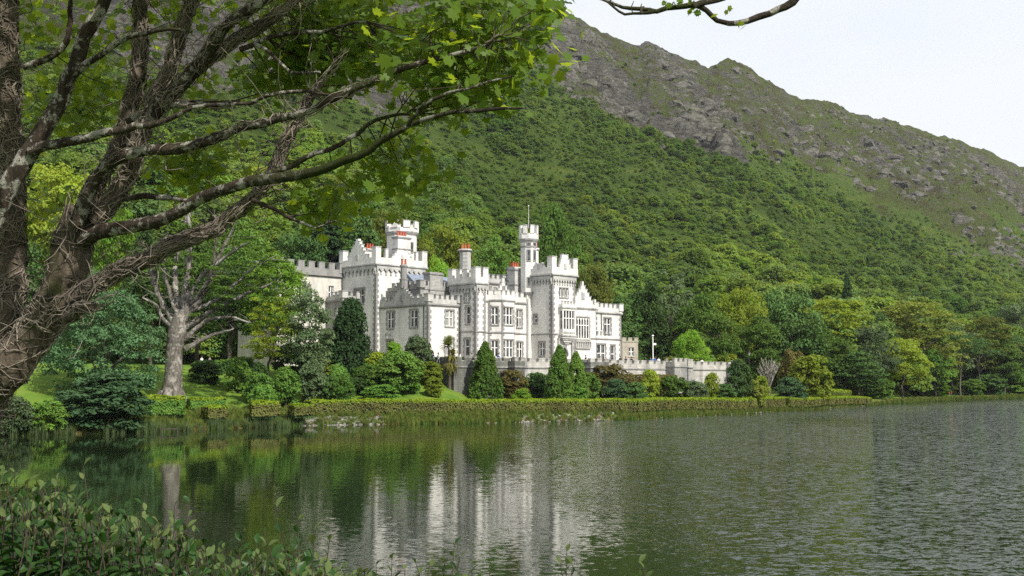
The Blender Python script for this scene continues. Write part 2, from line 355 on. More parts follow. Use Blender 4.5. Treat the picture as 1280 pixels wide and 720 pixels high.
# foot row pixel
el = (zf - EYE) / yf; pyf = 360 - F * np.tan(np.arctan(el) - PIT)
Q = q[:, None]; Yg = yf + (yr - yf) * Q; Qc = np.clip(Q, 0, 1)
PY = pyf + (pr - pyf) * Qc ** .74
PX = np.broadcast_to(mpx, PY.shape)
V = P_np(PX, PY, Yg)
over = np.clip(Q - 1, 0, 1); V[..., 2] -= over * 500
x, y = V[..., 0], V[..., 1]
alpine = 1 - sstep(-45, 45, PY - tl + (fbm(x / 70, y / 90, 4, 21) - .5) * 150)
gully = (fbm(x / 150 + y / 400, y / 260, 4, 5, .5) - .5) * 34 * sstep(.05, .5, Q)
crag = (fbm(x / 55, y / 75, 6, 11, .58, True) - .55) * (5 + 20 * alpine) * sstep(.1, .4, Q)
# stepped rock bands in the alpine zone
fine = (fbm(x / 16, y / 22, 5, 31, .62, True) - .5) * (1.2 + 11.0 * alpine) * sstep(.1, .3, Q)
edge = 1 - .8 * sstep(.86, 1.0, Q)
V[..., 2] += (gully + crag) * edge + fine * (1 - .45 * sstep(.9, 1, Q))
# two knolls on the crest
for kx, ky, kr, kh in ((917, 98, 34, 3), (812, 64, 18, 2), (1050, 142, 24, 2)):
    c = P_np(np.array([kx]), np.array([ky]), np.interp([kx], YR[:, 0], YR[:, 1]) * .97)[0]
    r = np.hypot((x - c[0]) / 1.0, (y - c[1]) / 1.6) / (kr * c[1] / F)
    V[..., 2] += kh * np.exp(-r ** 4)
t = NT('mountain_slope'); v = t.geo()
al = t.n('ShaderNodeAttribute', attribute_name='alpine').outputs['Fac']; rk = t.n('ShaderNodeAttribute', attribute_name='rock').outputs['Fac']
green = t.ramp(t.noise(v, .05, 7, .68), [(.3, (.045, .085, .014)), (.5, (.085, .14, .020)), (.7, (.15, .20, .034))])
heath = t.ramp(t.noise(v, .05, 9, .72), [(.28, (.045, .038, .022)), (.42, (.085, .078, .032)), (.52, (.090, .122, .028)), (.62, (.115, .115, .046)), (.74, (.17, .16, .07))])
rock = t.ramp(t.noise(t.mapv(v, (1, 1, 2.4)), .13, 10, .78), [(.30, (.030, .028, .024)), (.44, (.083, .078, .066)), (.56, (.152, .145, .124)), (.66, (.235, .226, .20)), (.8, (.36, .35, .315))])
aln = t.math('ADD', al, t.math('MULTIPLY', t.math('SUBTRACT', t.noise(v, .04, 6, .65), .5), .9))
grassy = t.ramp(t.noise(v, .06, 8, .7), [(.3, (.060, .10, .018)), (.48, (.095, .155, .026)), (.6, (.14, .19, .036)), (.75, (.15, .165, .05))])
veg = t.mix(t.n('ShaderNodeMapRange', {0: aln, 1: .02, 2: .30}).outputs[0], green, grassy)
veg = t.mix(t.n('ShaderNodeMapRange', {0: aln, 1: .55, 2: .92}).outputs[0], veg, heath)
rm = t.n('ShaderNodeMapRange', {0: t.math('ADD', rk, t.math('MULTIPLY', t.math('SUBTRACT', t.noise(v, .10, 9, .74), .5), 2.1)), 1: .46, 2: .60}).outputs[0]
hb = t.math('ADD', t.noise(v, .35, 10, .8), t.math('MULTIPLY', t.n('ShaderNodeTexVoronoi', {'Vector': t.mapv(v, (1, 1, 1.8)), 'Scale': .16}, feature='DISTANCE_TO_EDGE').outputs[0], .5))
M['mountain'] = t.pbr(t.mix(rm, veg, rock), .95, t.bump(hb, 1.0, 7.0), .08)
me = grid_mesh('mountain', V.reshape(-1, 3), len(mpx), len(q), M['mountain'], True)
# exposed rock where the slope is steep, plus outcrops that run down through the woods
dz = np.abs(np.gradient(V[..., 2], axis=0)) / (np.abs(np.gradient(V[..., 1], axis=0)) + .01)
outc = sstep(.60, .72, fbm(x / 60 + y / 200, y / 90, 5, 51)) * sstep(.28, .42, Q + .25 * alpine)
rockA = np.clip(.04 + .42 * alpine * sstep(.35, 1.0, dz) + .20 * alpine * sstep(.55, .95, Q) + .62 * outc * (.55 + .45 * alpine) - .22 * (1 - alpine), 0, 1)
a = me.attributes.new('alpine', 'FLOAT', 'POINT'); a.data.foreach_set('value', alpine.ravel().astype(np.float32))
a = me.attributes.new('rock', 'FLOAT', 'POINT'); a.data.foreach_set('value', rockA.ravel().astype(np.float32))
tag(obj('mountain', me), kind='structure')
MV, MAL = V, alpine
from mathutils.bvhtree import BVHTree
def bvh_of(me):
    return BVHTree.FromPolygons([v.co.copy() for v in me.vertices], [tuple(p.vertices) for p in me.polygons])
bv = [bvh_of(me), bvh_of(g_o.data)]
def ground_at(X, Y):
    z = -9
    for b in bv:
        h = b.ray_cast(Vector((X, Y, 900)), Vector((0, 0, -1)))
        if h[0] is not None: z = max(z, h[0].z)
    return z if z > -9 else float(ground_z(np.array([X]), np.array([Y]))[0])

# near bank under the camera
nx, ny = 60, 40
gx, gy = np.meshgrid(np.linspace(-16, 14, nx), np.linspace(-8, 15, ny))
gz = 3.35 - .12 * np.clip(gy, 0, 99) - .35 * np.clip(gy - 7, 0, 99) + (fbm(gx * .8, gy * .8, 4, 9) - .5) * .3
obj_nb = obj('near_bank', grid_mesh('near_bank', np.stack([gx, gy, gz], -1).reshape(-1, 3), nx, ny, M['lawn'])); tag(obj_nb, kind='structure')

# ------------------------------------------------------------------ the castle (local axes: x along the lake front, y back along the left faces)
FLOOR = 7.4
C0 = P(535, 447, 165); A45 = math.pi / 4
castle = empty('castle', (C0.x, C0.y, FLOOR), 'large white stone castle with battlements and turrets standing above the lake', 'castle', rz=A45)
CM = Matrix.Translation(castle.location) @ Matrix.Rotation(A45, 4, 'Z')
class Face:
    def __init__(s, o, d, n): s.o = Vector((*o, 0)); s.d = Vector((*d, 0)).normalized(); s.n = Vector((*n, 0)).normalized()
    def p(s, a, z, out=0.0): return s.o + s.d * a + s.n * out + Vector((0, 0, z))
def front(v): return Face((0, v), (1, 0), (0, -1))
def left(u): return Face((u, 0), (0, 1), (-1, 0))
def right(u): return Face((u, 0), (0, 1), (1, 0))
def back(v): return Face((0, v), (1, 0), (0, 1))
def fbox(mb, f, a0, a1, z0, z1, o0, o1, m):
    vs = [f.p(a, z, o) for z in (z0, z1) for o in (o0, o1) for a in (a0, a1)]
    mb.add(vs, [(0, 2, 3, 1), (4, 5, 7, 6), (0, 1, 5, 4), (2, 6, 7, 3), (0, 4, 6, 2), (1, 3, 7, 5)], m)
def wallpanel(mb, f, a0, a1, z0, z1, holes, m, depth=.35):
    xs = sorted({a0, a1, *[h[0] for h in holes], *[h[1] for h in holes]}); zs = sorted({z0, z1, *[h[2] for h in holes], *[h[3] for h in holes]})
    xs = [x for x in xs if a0 <= x <= a1]; zs = [z for z in zs if z0 <= z <= z1]
    for xa, xb in zip(xs, xs[1:]):
        for za, zb in zip(zs, zs[1:]):
            cx, cz = (xa + xb) / 2, (za + zb) / 2
            if any(h[0] < cx < h[1] and h[2] < cz < h[3] for h in holes): continue
            mb.add([f.p(xa, za), f.p(xb, za), f.p(xb, zb), f.p(xa, zb)], [(0, 1, 2, 3)], m)
    for h in holes:
        c = [(h[0], h[2]), (h[1], h[2]), (h[1], h[3]), (h[0], h[3])]
        for (xa, za), (xb, zb) in zip(c, c[1:] + c[:1]):
            mb.add([f.p(xa, za), f.p(xb, zb), f.p(xb, zb, -depth), f.p(xa, za, -depth)], [(0, 1, 2, 3)], m)
def window(f, h, nm=2, trans=.55, surround='grey', parent=None, blind=False, arch=False, sw=.22):
    """frame with mullions and a transom in a dressed surround, glass behind"""
    a0, a1, z0, z1 = h[:4]; w = MB(); m = M['frame']; t_ = .09; g = M[surround] if surround else None
    fbox(w, f, a0, a1, z0, z0 + t_, -.26, -.14, m); fbox(w, f, a0, a1, z1 - t_, z1, -.26, -.14, m)
    fbox(w, f, a0, a0 + t_, z0 + t_, z1 - t_, -.26, -.14, m); fbox(w, f, a1 - t_, a1, z0 + t_, z1 - t_, -.26, -.14, m)
    for i in range(1, nm):
        x = a0 + (a1 - a0) * i / nm; fbox(w, f, x - .08, x + .08, z0 + t_, z1 - t_, -.25, -.08, m)
    if trans:
        zt = z0 + (z1 - z0) * trans; fbox(w, f, a0 + t_, a1 - t_, zt - .06, zt + .06, -.255, -.10, m)
    if arch:
        for i in range(nm):
            xa, xb = a0 + (a1 - a0) * i / nm + .08, a0 + (a1 - a0) * (i + 1) / nm - .08
            for s_, xc in ((1, xa), (-1, xb)):
                w.add([f.p(xc, z1 - t_, -.12), f.p(xc + s_ * (xb - xa) / 2, z1 - t_, -.12), f.p(xc, z1 - t_ - .5, -.12)], [(0, 1, 2)], m)
    if surround:
        fbox(w, f, a0 - sw, a1 + sw, z0 - .2, z0, .0, .12, g); fbox(w, f, a0 - sw, a1 + sw, z1, z1 + sw, .0, .07, g)
        k = max(3, int((z1 - z0) / .38)); hh = (z1 - z0) / k
        for i in range(k):
            e = sw + (.10 if i % 2 else -.03)
            fbox(w, f, a0 - e, a0, z0 + hh * i, z0 + hh * (i + 1), .0, .05, g); fbox(w, f, a1, a1 + e, z0 + hh * i, z0 + hh * (i + 1), .0, .05, g)
    o = w.build('window', parent or castle)
    pn = MB(); pn.add([f.p(a0, z0, -.22), f.p(a1, z0, -.22), f.p(a1, z1, -.22), f.p(a0, z1, -.22)], [(0, 1, 2, 3)], M['blind' if blind or R.random() < .10 else 'glass'])
    pn.build('pane', o)
    return o
def merlons(mb, f, a0, a1, z, mh, mw, gap, t, m, out=0.0, cap=None, first=True):
    n = max(1, round((a1 - a0 + gap) / (mw + gap))); step = (a1 - a0 + gap) / n; w = step - gap
    for i in range(n):
        x = a0 + i * step
        fbox(mb, f, x, x + w, z, z + mh, out - t, out, m)
        fbox(mb, f, x - .04, x + w + .04, z + mh, z + mh + .12, out - t - .04, out + .04, cap or m)
    for i in range(n - 1):
        x = a0 + i * step + w
        fbox(mb, f, x + .04, x + gap - .04, z - .02, z + .05, out - t - .03, out + .03, cap or m)
def cornice(mb, f, a0, a1, z, m, h=.28, o=.22): fbox(mb, f, a0, a1, z - h, z, -.05, o, m); fbox(mb, f, a0, a1, z - h * 1.7, z - h, -.05, o * .5, m)
def quoins(mb, f, a, z0, z1, m, side=1, o=.035):
    n = int((z1 - z0) / .42); h = (z1 - z0) / n
    for i in range(n):
        w = .62 if i % 2 else .38
        x0, x1 = (a, a + side * w) if side > 0 else (a - w, a)
        fbox(mb, f, x0 - (o if side > 0 else 0), x1 + (o if side < 0 else 0), z0 + h * i + .01, z0 + h * (i + 1) - .01, -.05, o, m)
def machic(mb, f, a0, a1, z, m, o=.28, h=1.35, pitch=.95):
    n = round((a1 - a0) / pitch); st = (a1 - a0) / n
    fbox(mb, f, a0, a1, z - .42, z, -.03, o, m)
    for i in range(n + 1):
        x = a0 + i * st; w = .13
        fbox(mb, f, max(a0, x - w), min(a1, x + w), z - .85, z - .42, -.03, o - .01, m)
        fbox(mb, f, max(a0, x - w), min(a1, x + w), z - h, z - .85, -.03, o * .55, m)
    for i in range(n):       # pointed heads between the corbels
        xa, xb = a0 + i * st + .13, a0 + (i + 1) * st - .13; xm = (xa + xb) / 2
        for xs_, s_ in ((xa, 1), (xb, -1)):
            mb.add([f.p(xs_, z - .421, o - .02), f.p(xm, z - .421, o - .02), f.p(xs_, z - .80, o - .02)], [(0, 1, 2)], m)
def block(name, u0, u1, v0, v1, z0, z1, hf=(), hl=(), m='white', roof='slate', q=True, hr=()):
    mb = MB(); mm = M[m]
    wallpanel(mb, front(v0), u0, u1, z0, z1, list(hf), mm); wallpanel(mb, left(u0), v0, v1, z0, z1, list(hl), mm)
    wallpanel(mb, right(u1), v0, v1, z0, z1, list(hr), mm); wallpanel(mb, back(v1), u0, u1, z0, z1, [], mm)
    mb.add([(u0 + .01, v0 + .01, z1 - .25), (u1 - .01, v0 + .01, z1 - .25), (u1 - .01, v1 - .01, z1 - .25), (u0 + .01, v1 - .01, z1 - .25)], [(0, 1, 2, 3)], M[roof])
    if q:
        quoins(mb, front(v0), u0, z0, z1 - .5, M['grey'], 1); quoins(mb, left(u0), v0, z0, z1 - .5, M['grey'], 1)
        quoins(mb, front(v0), u1, z0, z1 - .5, M['grey'], -1)
    return mb.build(name, castle)
def parapet(u0, u1, v0, v1, z, h, mh, mw=.8, gap=.55, o=.18, m='parapet', sides='flrb', t=.4, cap='grey', stepped=None, corn=True):
    """stone rail with merlons round a block; stepped = {side: (centre, height)} adds a stepped gable"""
    mb = MB(); mm = M[m]; cp = M[cap]
    F4 = {'f': (front(v0), u0, u1), 'b': (back(v1), u0, u1), 'l': (left(u0), v0, v1), 'r': (right(u1), v0, v1)}
    for s_ in sides:
        f, a0, a1 = F4[s_]; e = o if s_ in 'fb' else o - t
        if corn: cornice(mb, f, a0 - (o + .1 if s_ in 'fb' else -.02), a1 + (o + .1 if s_ in 'fb' else -.02), z, cp, .22, o + .12)
        fbox(mb, f, a0 - e, a1 + e, z, z + h, o - t, o, mm)
        if s_ in 'br': continue
        if stepped and s_ in stepped:
            c, hh, *kk = stepped[s_]; w = min((a1 - a0) * .62, 4.6); k = 5
            if kk: k = 3; w = kk[0]
            for i in range(k):
                ww = w * (1 - i * (.75 if kk else 1) / k) / 2 + .18; z0 = z + h + (hh - h) * i / k; z1 = z + h + (hh - h) * (i + 1) / k
                fbox(mb, f, c - ww, c + ww, z0, z1, o - t, o, mm)
                for sg in (-1, 1):
                    x = c + sg * (ww - .14); fbox(mb, f, x - .2, x + .2, z1, z1 + .12, o - t - .05, o + .05, cp)
            if not kk: fbox(mb, f, c - .28, c + .28, z + hh, z + hh + .45, o - t, o, mm)
            fbox(mb, f, c - .3, c + .3, z + h * .8, z + h * .8 + .9, o, o + .06, cp)
            
            for m0, m1 in ((a0 + .85 + gap * .8, c - w / 2 - .25 - gap * .8), (c + w / 2 + .25 + gap * .8, a1 - .85 - gap * .8)):
                if m1 - m0 > .35: merlons(mb, f, m0, m1, z + h, mh, mw, gap, t, mm, o, cp)
        elif a1 - a0 - 1.7 - 2 * gap > .35: merlons(mb, f, a0 + .85 + gap, a1 - .85 - gap, z + h, mh, mw, gap, t, mm, o, cp)
    for ux in (u0, u1):
        for vy in (v0, v1):
            if ('f' in sides and vy == v0) or ('b' in sides and vy == v1):
                cu = ux + (.22 if ux == u0 else -.22); cv = vy + (.22 if vy == v0 else -.22)
                mb.box(cu - .52, cu + .52, cv - .52, cv + .52, z + h * .4, z + h + mh * 1.15, mm); mb.box(cu - .58, cu + .58, cv - .58, cv + .58, z + h + mh * 1.15, z + h + mh * 1.15 + .14, cp)
    return mb.build('parapet', castle)
def stringcourse(mb, f, a0, a1, z): fbox(mb, f, a0, a1, z - .09, z + .09, -.03, .14, M['grey'])
def chimney(u, v, z0, z1, r=.8, n=8, pots=3, m='white', square=None):
    mb = MB(); mm = M[m]
    if square: 
        a, b = square; mb.box(u - a, u + a, v - b, v + b, z0, z1 - .4, mm); mb.box(u - a - .12, u + a + .12, v - b - .12, v + b + .12, z1 - .4, z1 - .15, M['grey']); mb.box(u - a - .02, u + a + .02, v - b - .02, v + b + .02, z1 - .15, z1, mm)
        mb.box(u - a - .08, u + a + .08, v - b - .08, v + b + .08, z0 + (z1 - z0) * .45, z0 + (z1 - z0) * .45 + .2, M['grey'])
    else:
        h = z1 - z0; mb.prism(u, v, r * 1.18, r * 1.18, z0, z0 + h * .35, n, mm); mb.prism(u, v, r * 1.3, r * 1.3, z0 + h * .35, z0 + h * .40, n, M['grey'])
        mb.prism(u, v, r * .92, r * .92, z0 + h * .40, z1 - .5, n, mm); mb.prism(u, v, r * .95, r * 1.2, z1 - .5, z1 - .22, n, M['grey']); mb.prism(u, v, r * 1.2, r * 1.05, z1 - .22, z1, n, mm)
    o = mb.build('chimney', castle)
    for i in range(pots):
        p = MB(); a = (i - (pots - 1) / 2) * (.52 if square else .5)
        x, y = (u + a * .707, v - a * .707) if not square else (u + a, v)
        p.prism(x, y, .2, .15, z1, z1 + .75, 8, M['pot'], smooth=True); p.prism(x, y, .19, .19, z1 + .75, z1 + .86, 8, M['pot']); p.build('chimney_pot', o)
    return o
def mach(f, a0, a1, z, o, h, pitch): b = MB(); machic(b, f, a0, a1, z, M['parapet'], o, h, pitch); b.build('machicolation', castle)
def string(f, a0, a1, z): b = MB(); stringcourse(b, f, a0, a1, z); b.build('string_course', castle)
def dpipe(f, a, z0, z1): b = MB(); b.tube([f.p(a, z0, .12), f.p(a, z1, .12)], [.07, .07], M['iron']); b.build('drainpipe', castle)
Z0 = -.35
# B: two-storey corner block with the door
hB = [(7.95, 9.6, 5.6, 8.15), (2.5, 4.15, 5.6, 8.15), (2.5, 4.15, 1.5, 4.0)]; dB = (8.0, 9.55, Z0, 3.75)
block('wall', 0, 6.3, 0, 11.44, Z0, 9.0, [(3.4, 5.0, 5.75, 8.15), (3.4, 5.0, 1.4, 4.0)], hB + [dB], 'white')
for h in hB: window(left(0), h)
for h in ((3.4, 5.0, 5.75, 8.15), (3.4, 5.0, 1.4, 4.0)): window(front(0), h, blind=h[2] > 5)
d_ = MB(); fbox(d_, left(0), 8.05, 9.5, Z0, 2.4, -.3, -.2, M['iron']); fbox(d_, left(0), 7.75, 8.0, Z0, 3.9, 0, .1, M['grey']); fbox(d_, left(0), 9.55, 9.8, Z0, 3.9, 0, .1, M['grey']); fbox(d_, left(0), 7.7, 9.85, 3.75, 4.0, 0, .14, M['grey'])
d_ = d_.build('door', castle); pn = MB(); fbox(pn, left(0), 8.1, 9.45, 2.4, 3.7, -.28, -.24, M['glass']); fbox(pn, left(0), 8.73, 8.8, 2.4, 3.7, -.24, -.18, M['frame']); fbox(pn, left(0), 8.1, 9.45, 2.38, 2.5, -.24, -.18, M['frame']); pn.build('fanlight', d_)
ln = MB(); fbox(ln, left(0), 8.72, 8.82, 4.5, 4.58, 0, .8, M['iron']); c = left(0).p(8.77, 0, .75); ln.prism(c.x, c.y, .16, .26, 4.0, 4.5, 6, M['blind']); ln.prism(c.x, c.y, .3, .05, 4.5, 4.95, 6, M['iron']); ln.build('wall_lantern', castle)
parapet(0, 6.3, 0, 11.44, 9.0, .75, .55, .55, .5, .12, 'parapet', 'fl', .4, 'grey', {'l': (6.05, 2.75)})
chimney(.25, 6.05, 11.6, 15.2, .55, 8, 2, 'grey')
dpipe(left(0), .95, Z0, 8.6); dpipe(front(0), 6.15, Z0, 8.7)
# mid range behind B with slate roof and a rubble stack
block('wall', 1.2, 18.5, 3.2, 11.3, 6.5, 11.4, m='rubble', q=False)
parapet(1.2, 18.5, 3.2, 11.3, 11.4, .55, .6, .6, .5, .1, 'rubble', 'fl', .35, 'rubble', corn=False)
rf = MB(); rf.add([(1.8, 3.9, 11.5), (18, 3.9, 11.5), (18, 7.2, 14.0), (1.8, 7.2, 14.0), (1.8, 10.6, 11.5), (18, 10.6, 11.5)], [(0, 1, 2, 3), (3, 2, 5, 4), (0, 3, 4), (1, 5, 2)], M['slate']); rf.build('roof', castle)
chimney(4.15, 3.7, 9.0, 14.1, square=(1.3, .75), pots=0, m='rubble')
# T1: great left tower
hT = [(14.3, 15.3, 9.7, 12.0), (15.75, 16.75, 9.7, 12.0)]
block('wall', -.86, 9.0, 11.44, 20.3, Z0, 15.6, [(1.5, 2.6, 5.6, 7.6)], hT, 'white')
for h in hT: window(left(-.86), h, nm=1)
window(front(11.44), (1.5, 2.6, 5.6, 7.6), nm=1)
mach(front(11.44), -.86, 9.0, 15.4, .28, 1.35, .95); mach(left(-.86), 11.44, 20.3, 15.4, .28, 1.35, .95)
parapet(-.86, 9.0, 11.44, 20.3, 15.75, .95, 1.35, .85, .95, .32, 'white', 'flrb', .5, 'parapet', {'l': (15.85, 3.7), 'f': (4.1, 2.35, 3.6)})
chimney(3.4, 18.5, 15.7, 18.9, square=(.9, .5), pots=3)
def turret(u, v, r, z0, z1, crown, name='turret', slits=(), m='white', n=8, merl=8):
    mb = MB(); mb.prism(u, v, r, r, z0, z1, n, M[m]); mb.prism(u, v, r + .02, r + .28, z1 - .5, z1 - .15, n, M['parapet']); mb.prism(u, v, r + .28, r + .28, z1 - .15, z1 + .1, n, M['grey'])
    ro = r + .2; h = crown - z1
    for i in range(merl):
        a0 = 2 * math.pi * i / merl + math.pi / 8 - .21; a1 = a0 + .42; rr = ro
        def pt(a, rad, z): return (u + rad * math.cos(a), v + rad * math.sin(a), z)
        def arc(a0, a1, za, zb, ri, ro_, mat):
            vs = [pt(a, rd, z) for z in (za, zb) for rd in (ri, ro_) for a in (a0, a1)]
            mb.add(vs, [(0, 2, 3, 1), (4, 5, 7, 6), (0, 1, 5, 4), (2, 6, 7, 3), (0, 4, 6, 2), (1, 3, 7, 5)], mat)
        arc(a0 - .19, a0 + .61, z1 + .1, z1 + h * .42, ro - .38, ro, M[m])
        arc(a0, a1, z1 + h * .42, crown, ro - .38, ro, M[m]); arc(a0 - .03, a1 + .03, crown, crown + .12, ro - .42, ro + .05, M['parapet'])
    o = mb.build(name, castle)
    for (k, za, zb, w) in slits:
        a = math.pi / n + math.pi / n * (2 * k + 1); ap = r * math.cos(math.pi / n)
        f = Face((u + ap * math.cos(a), v + ap * math.sin(a)), (-math.sin(a), math.cos(a)), (math.cos(a), math.sin(a)))
        sl = MB(); fbox(sl, f, -w - .16, w + .16, za - .18, za, 0, .09, M['grey']); fbox(sl, f, -w - .16, w + .16, zb, zb + .18, 0, .09, M['grey'])
        fbox(sl, f, -w - .16, -w, za, zb, 0, .08, M['grey']); fbox(sl, f, w, w + .16, za, zb, 0, .08, M['grey']); s_ = sl.build('window', o)
        gl = MB(); fbox(gl, f, -w, w, za, zb, 0, .02, M['glass']); gl.build('pane', s_)
    return o
turret(8.0, 16.0, 2.55, 15.4, 21.6, 23.4, slits=((5, 18.4, 19.9, .3), (4, 18.4, 19.9, .3)))
chimney(5.4, 12.9, 16.6, 20.6, square=(1.3, .7), pots=4)
# L: old left wing and the low annex
hL = [(-9.2, -7.9, 10.9, 13.0), (-3.6, -2.6, 10.3, 12.6)]
block('wall', -13, -.9, 20.0, 31, Z0, 14.3, hL, [], 'cream', q=False)
for h in hL: window(front(20.0), h, surround='cream')
parapet(-13, -.9, 20.0, 31, 14.3, .95, .9, 1.15, .8, .2, 'grey', 'fl', .45, 'grey')
block('wall', -4.0, -.87, 15.6, 19.98, Z0, 10.2, [], [(16.6, 17.7, 7.0, 9.0)], 'grey', q=False)
window(left(-4.0), (16.6, 17.7, 7.0, 9.0)); parapet(-4.0, -.87, 15.6, 19.98, 10.2, .6, .55, .6, .5, .12, 'parapet', 'lf', .35)
# T2: slim tower beside the bay
hT2 = [(-2.1, -1.05, 9.4, 10.6), (-2.25, -1.35, 6.1, 8.75), (-2.15, -1.1, 1.3, 3.9)]
block('wall', 6.32, 8.35, -3.48, 2.2, Z0, 12.2, [], hT2, 'white')
for h in hT2: window(left(6.32), h, nm=2 if h[2] > 9 else 1)
mach(front(-3.48), 6.32, 8.35, 12.0, .24, 1.1, .68); mach(left(6.32), -3.48, 2.2, 12.0, .24, 1.1, .7)
string(left(6.32), -3.6, 0, 4.95); string(front(-3.48), 6.2, 8.4, 4.95)
parapet(6.32, 8.35, -3.48, 2.2, 12.3, .85, 1.2, .7, .75, .28, 'white', 'flrb', .4, 'parapet')
chimney(8.3, 1.0, 12.4, 17.8, 1.0, 8, 3, 'parapet')
# M1: the range with the canted bay
hM = [(9.2, 10.0, 5.9, 8.8), (17.05, 18.15, 6.0, 8.75), (17.05, 18.3, 1.2, 3.7)]
block('wall', 8.36, 19.8, -1.5, 3.15, Z0, 10.0, hM, [], 'white', q=False)
for h in hM[1:]: window(front(-1.5), h)
window(front(-1.5), hM[0], nm=1)
parapet(8.36, 19.8, -1.5, 3.15, 10.0, .75, .65, .6, .5, .12, 'white', 'f', .4, 'parapet')
string(front(-1.5), 8.36, 10.8, 5.0); string(front(-1.5), 16.3, 19.8, 5.0)
bayp = [(10.7, -1.5), (12.2, -3.0), (15.0, -3.0), (16.4, -1.5)]
for (p0, p1), hs in zip(zip(bayp, bayp[1:]), ([(.55, 1.6, 6.2, 8.9), (.55, 1.6, 1.2, 3.8)], [(.35, 2.45, 6.2, 8.9), (.3, 2.5, 1.2, 3.9)], [(.45, 1.55, 6.2, 8.9), (.45, 1.55, 1.2, 3.8)])):
    d = Vector(p1) - Vector(p0); f = Face(p0, d, (d.y, -d.x)); ln_ = d.length
    wb = MB(); wallpanel(wb, f, 0, ln_, Z0, 10.1, hs, M['white'], .3); cornice(wb, f, -.08, ln_ + .08, 10.1, M['parapet'], .2, .2); stringcourse(wb, f, -.05, ln_ + .05, 5.0)
    fbox(wb, f, 0, ln_, 10.1, 10.8, -.35, .08, M['white']); merlons(wb, f, .1, ln_ - .1, 10.8, .6, .55, .45, .35, M['white'], .08, M['parapet'])
    quoins(wb, f, 0, Z0, 9.7, M['grey'], 1, .03)
    wb.build('bay_wall', castle)
    for h in hs: window(f, h, nm=3 if ln_ > 2.3 and h[1] - h[0] > 2 else 2 if ln_ > 2.1 else 1, sw=.16)
rf = MB(); rf.add([(x, y, 10.3) for x, y in bayp], [(0, 1, 2, 3)], M['slate']); rf.build('bay_roof', castle)
gb = MB(); f = front(-1.0)
for i in range(5): w = 1.9 * (1 - i / 5); fbox(gb, f, 14.6 - w, 14.6 + w, 10.2 + i * .55, 10.2 + (i + 1) * .55, -.4, 0, M['white']); fbox(gb, f, 14.6 - w - .1, 14.6 - w + .25, 10.2 + (i + 1) * .55, 10.33 + (i + 1) * .55, -.44, .04, M['parapet']); fbox(gb, f, 14.6 + w - .25, 14.6 + w + .1, 10.2 + (i + 1) * .55, 10.33 + (i + 1) * .55, -.44, .04, M['parapet'])
fbox(gb, f, 14.35, 14.85, 12.9, 13.6, -.4, 0, M['white']); fbox(gb, f, 14.25, 14.95, 11.5, 12.4, 0, .05, M['grey']); gb.build('gable', castle)
block('wall', 12.6, 19.0, 3.2, 8.0, 9.0, 13.3, m='parapet', q=False); parapet(12.6, 19.0, 3.2, 8.0, 13.3, .65, .55, .6, .5, .12, 'parapet', 'fl', .35)
chimney(19.0, -.2 + 1.0, 10.5, 15.6, square=(.8, .7), pots=0, m='parapet'); chimney(22.6, 4.6, 12.0, 16.3, square=(1.05, .7), pots=4, m='white')
# stair turret
TU, TV, TR = 20.15, -1.1, 1.38
turret(TU, TV, TR, 11.5, 20.1, 22.3, 'stair_turret', slits=((5, 16.7, 18.3, .18), (4, 16.7, 18.3, .18), (5, 14.2, 15.6, .16), (4, 12.6, 13.9, .16), (5, 18.9, 19.5, .22), (4, 18.9, 19.5, .22)), m='white')
cb_ = MB(); cb_.prism(TU, TV, .55, TR + .02, 9.2, 11.5, 8, M['parapet']); cb_.prism(TU, TV, TR + .12, TR + .12, 11.4, 11.65, 8, M['grey']); cb_.build('turret_corbel', castle); cb_ = MB(); cb_.prism(TU, TV, TR + .1, TR + .1, 18.85, 19.05, 8, M['grey']); cb_.build('turret_band', castle); cb_ = MB(); cb_.box(19.1, 19.8, -2.05, -1.4, Z0, 10.6, M['white']); cb_.build('pilaster', castle)
fp_ = MB(); fp_.tube([(TU, TV, 22.0), (TU, TV, 25.6)], [.04, .025], M['paint']); fp_.prism(TU, TV, .1, .1, 25.6, 25.75, 6, M['paint']); fp_.build('flagpole', castle)
# T3: main tower with oriel and porch
FV = -6.52
hT3f = [(21.45 + i * .78, 21.95 + i * .78, 10.75, 12.2) for i in range(3)]; hT3l = [(-4.9, -3.75, 1.5, 3.6), (-3.3, -2.6, 6.7, 8.0)]
porch = (21.75, 23.25, Z0, 3.0)
block('wall', 19.8, 25.2, FV, -1.4, Z0, 14.2, hT3f + [porch], hT3l, 'white')
for h in hT3f: window(front(FV), h, nm=1, trans=0, sw=.12)
for h in hT3l: window(left(19.8), h, nm=2 if h[2] < 3 else 1)
mach(front(FV), 19.8, 25.2, 13.95, .3, 1.3, .62); mach(left(19.8), FV, -1.4, 13.95, .3, 1.3, .62)
string(left(19.8), FV - .1, -1.5, 4.9); string(front(FV), 19.7, 21.1, 4.9); string(front(FV), 24.6, 25.2, 4.9)
parapet(19.8, 25.2, FV, -1.4, 14.35, 1.0, 1.4, .75, .8, .34, 'white', 'flrb', .45, 'parapet', {'f': (22.5, 3.1, 2.2), 'l': (-3.95, 1.75, 2.0)})
chimney(24.6, 1.8, 12, 19.4, .7, 8, 2, 'white')
orl = MB(); f = front(FV - .85); fl_ = left(21.3); fr_ = right(24.4)
OH = [(21.55, 24.15, 5.6, 8.6)]; wallpanel(orl, f, 21.3, 24.4, 4.7, 9.0, OH, M['white'], .25)
wallpanel(orl, fl_, FV - .85, FV, 4.7, 9.0, [(FV - .7, FV - .15, 5.6, 8.6)], M['white'], .2); wallpanel(orl, fr_, FV - .85, FV, 4.7, 9.0, [], M['white'])
orl.box(21.3, 24.4, FV - .85, FV, 8.98, 9.0, M['slate'])
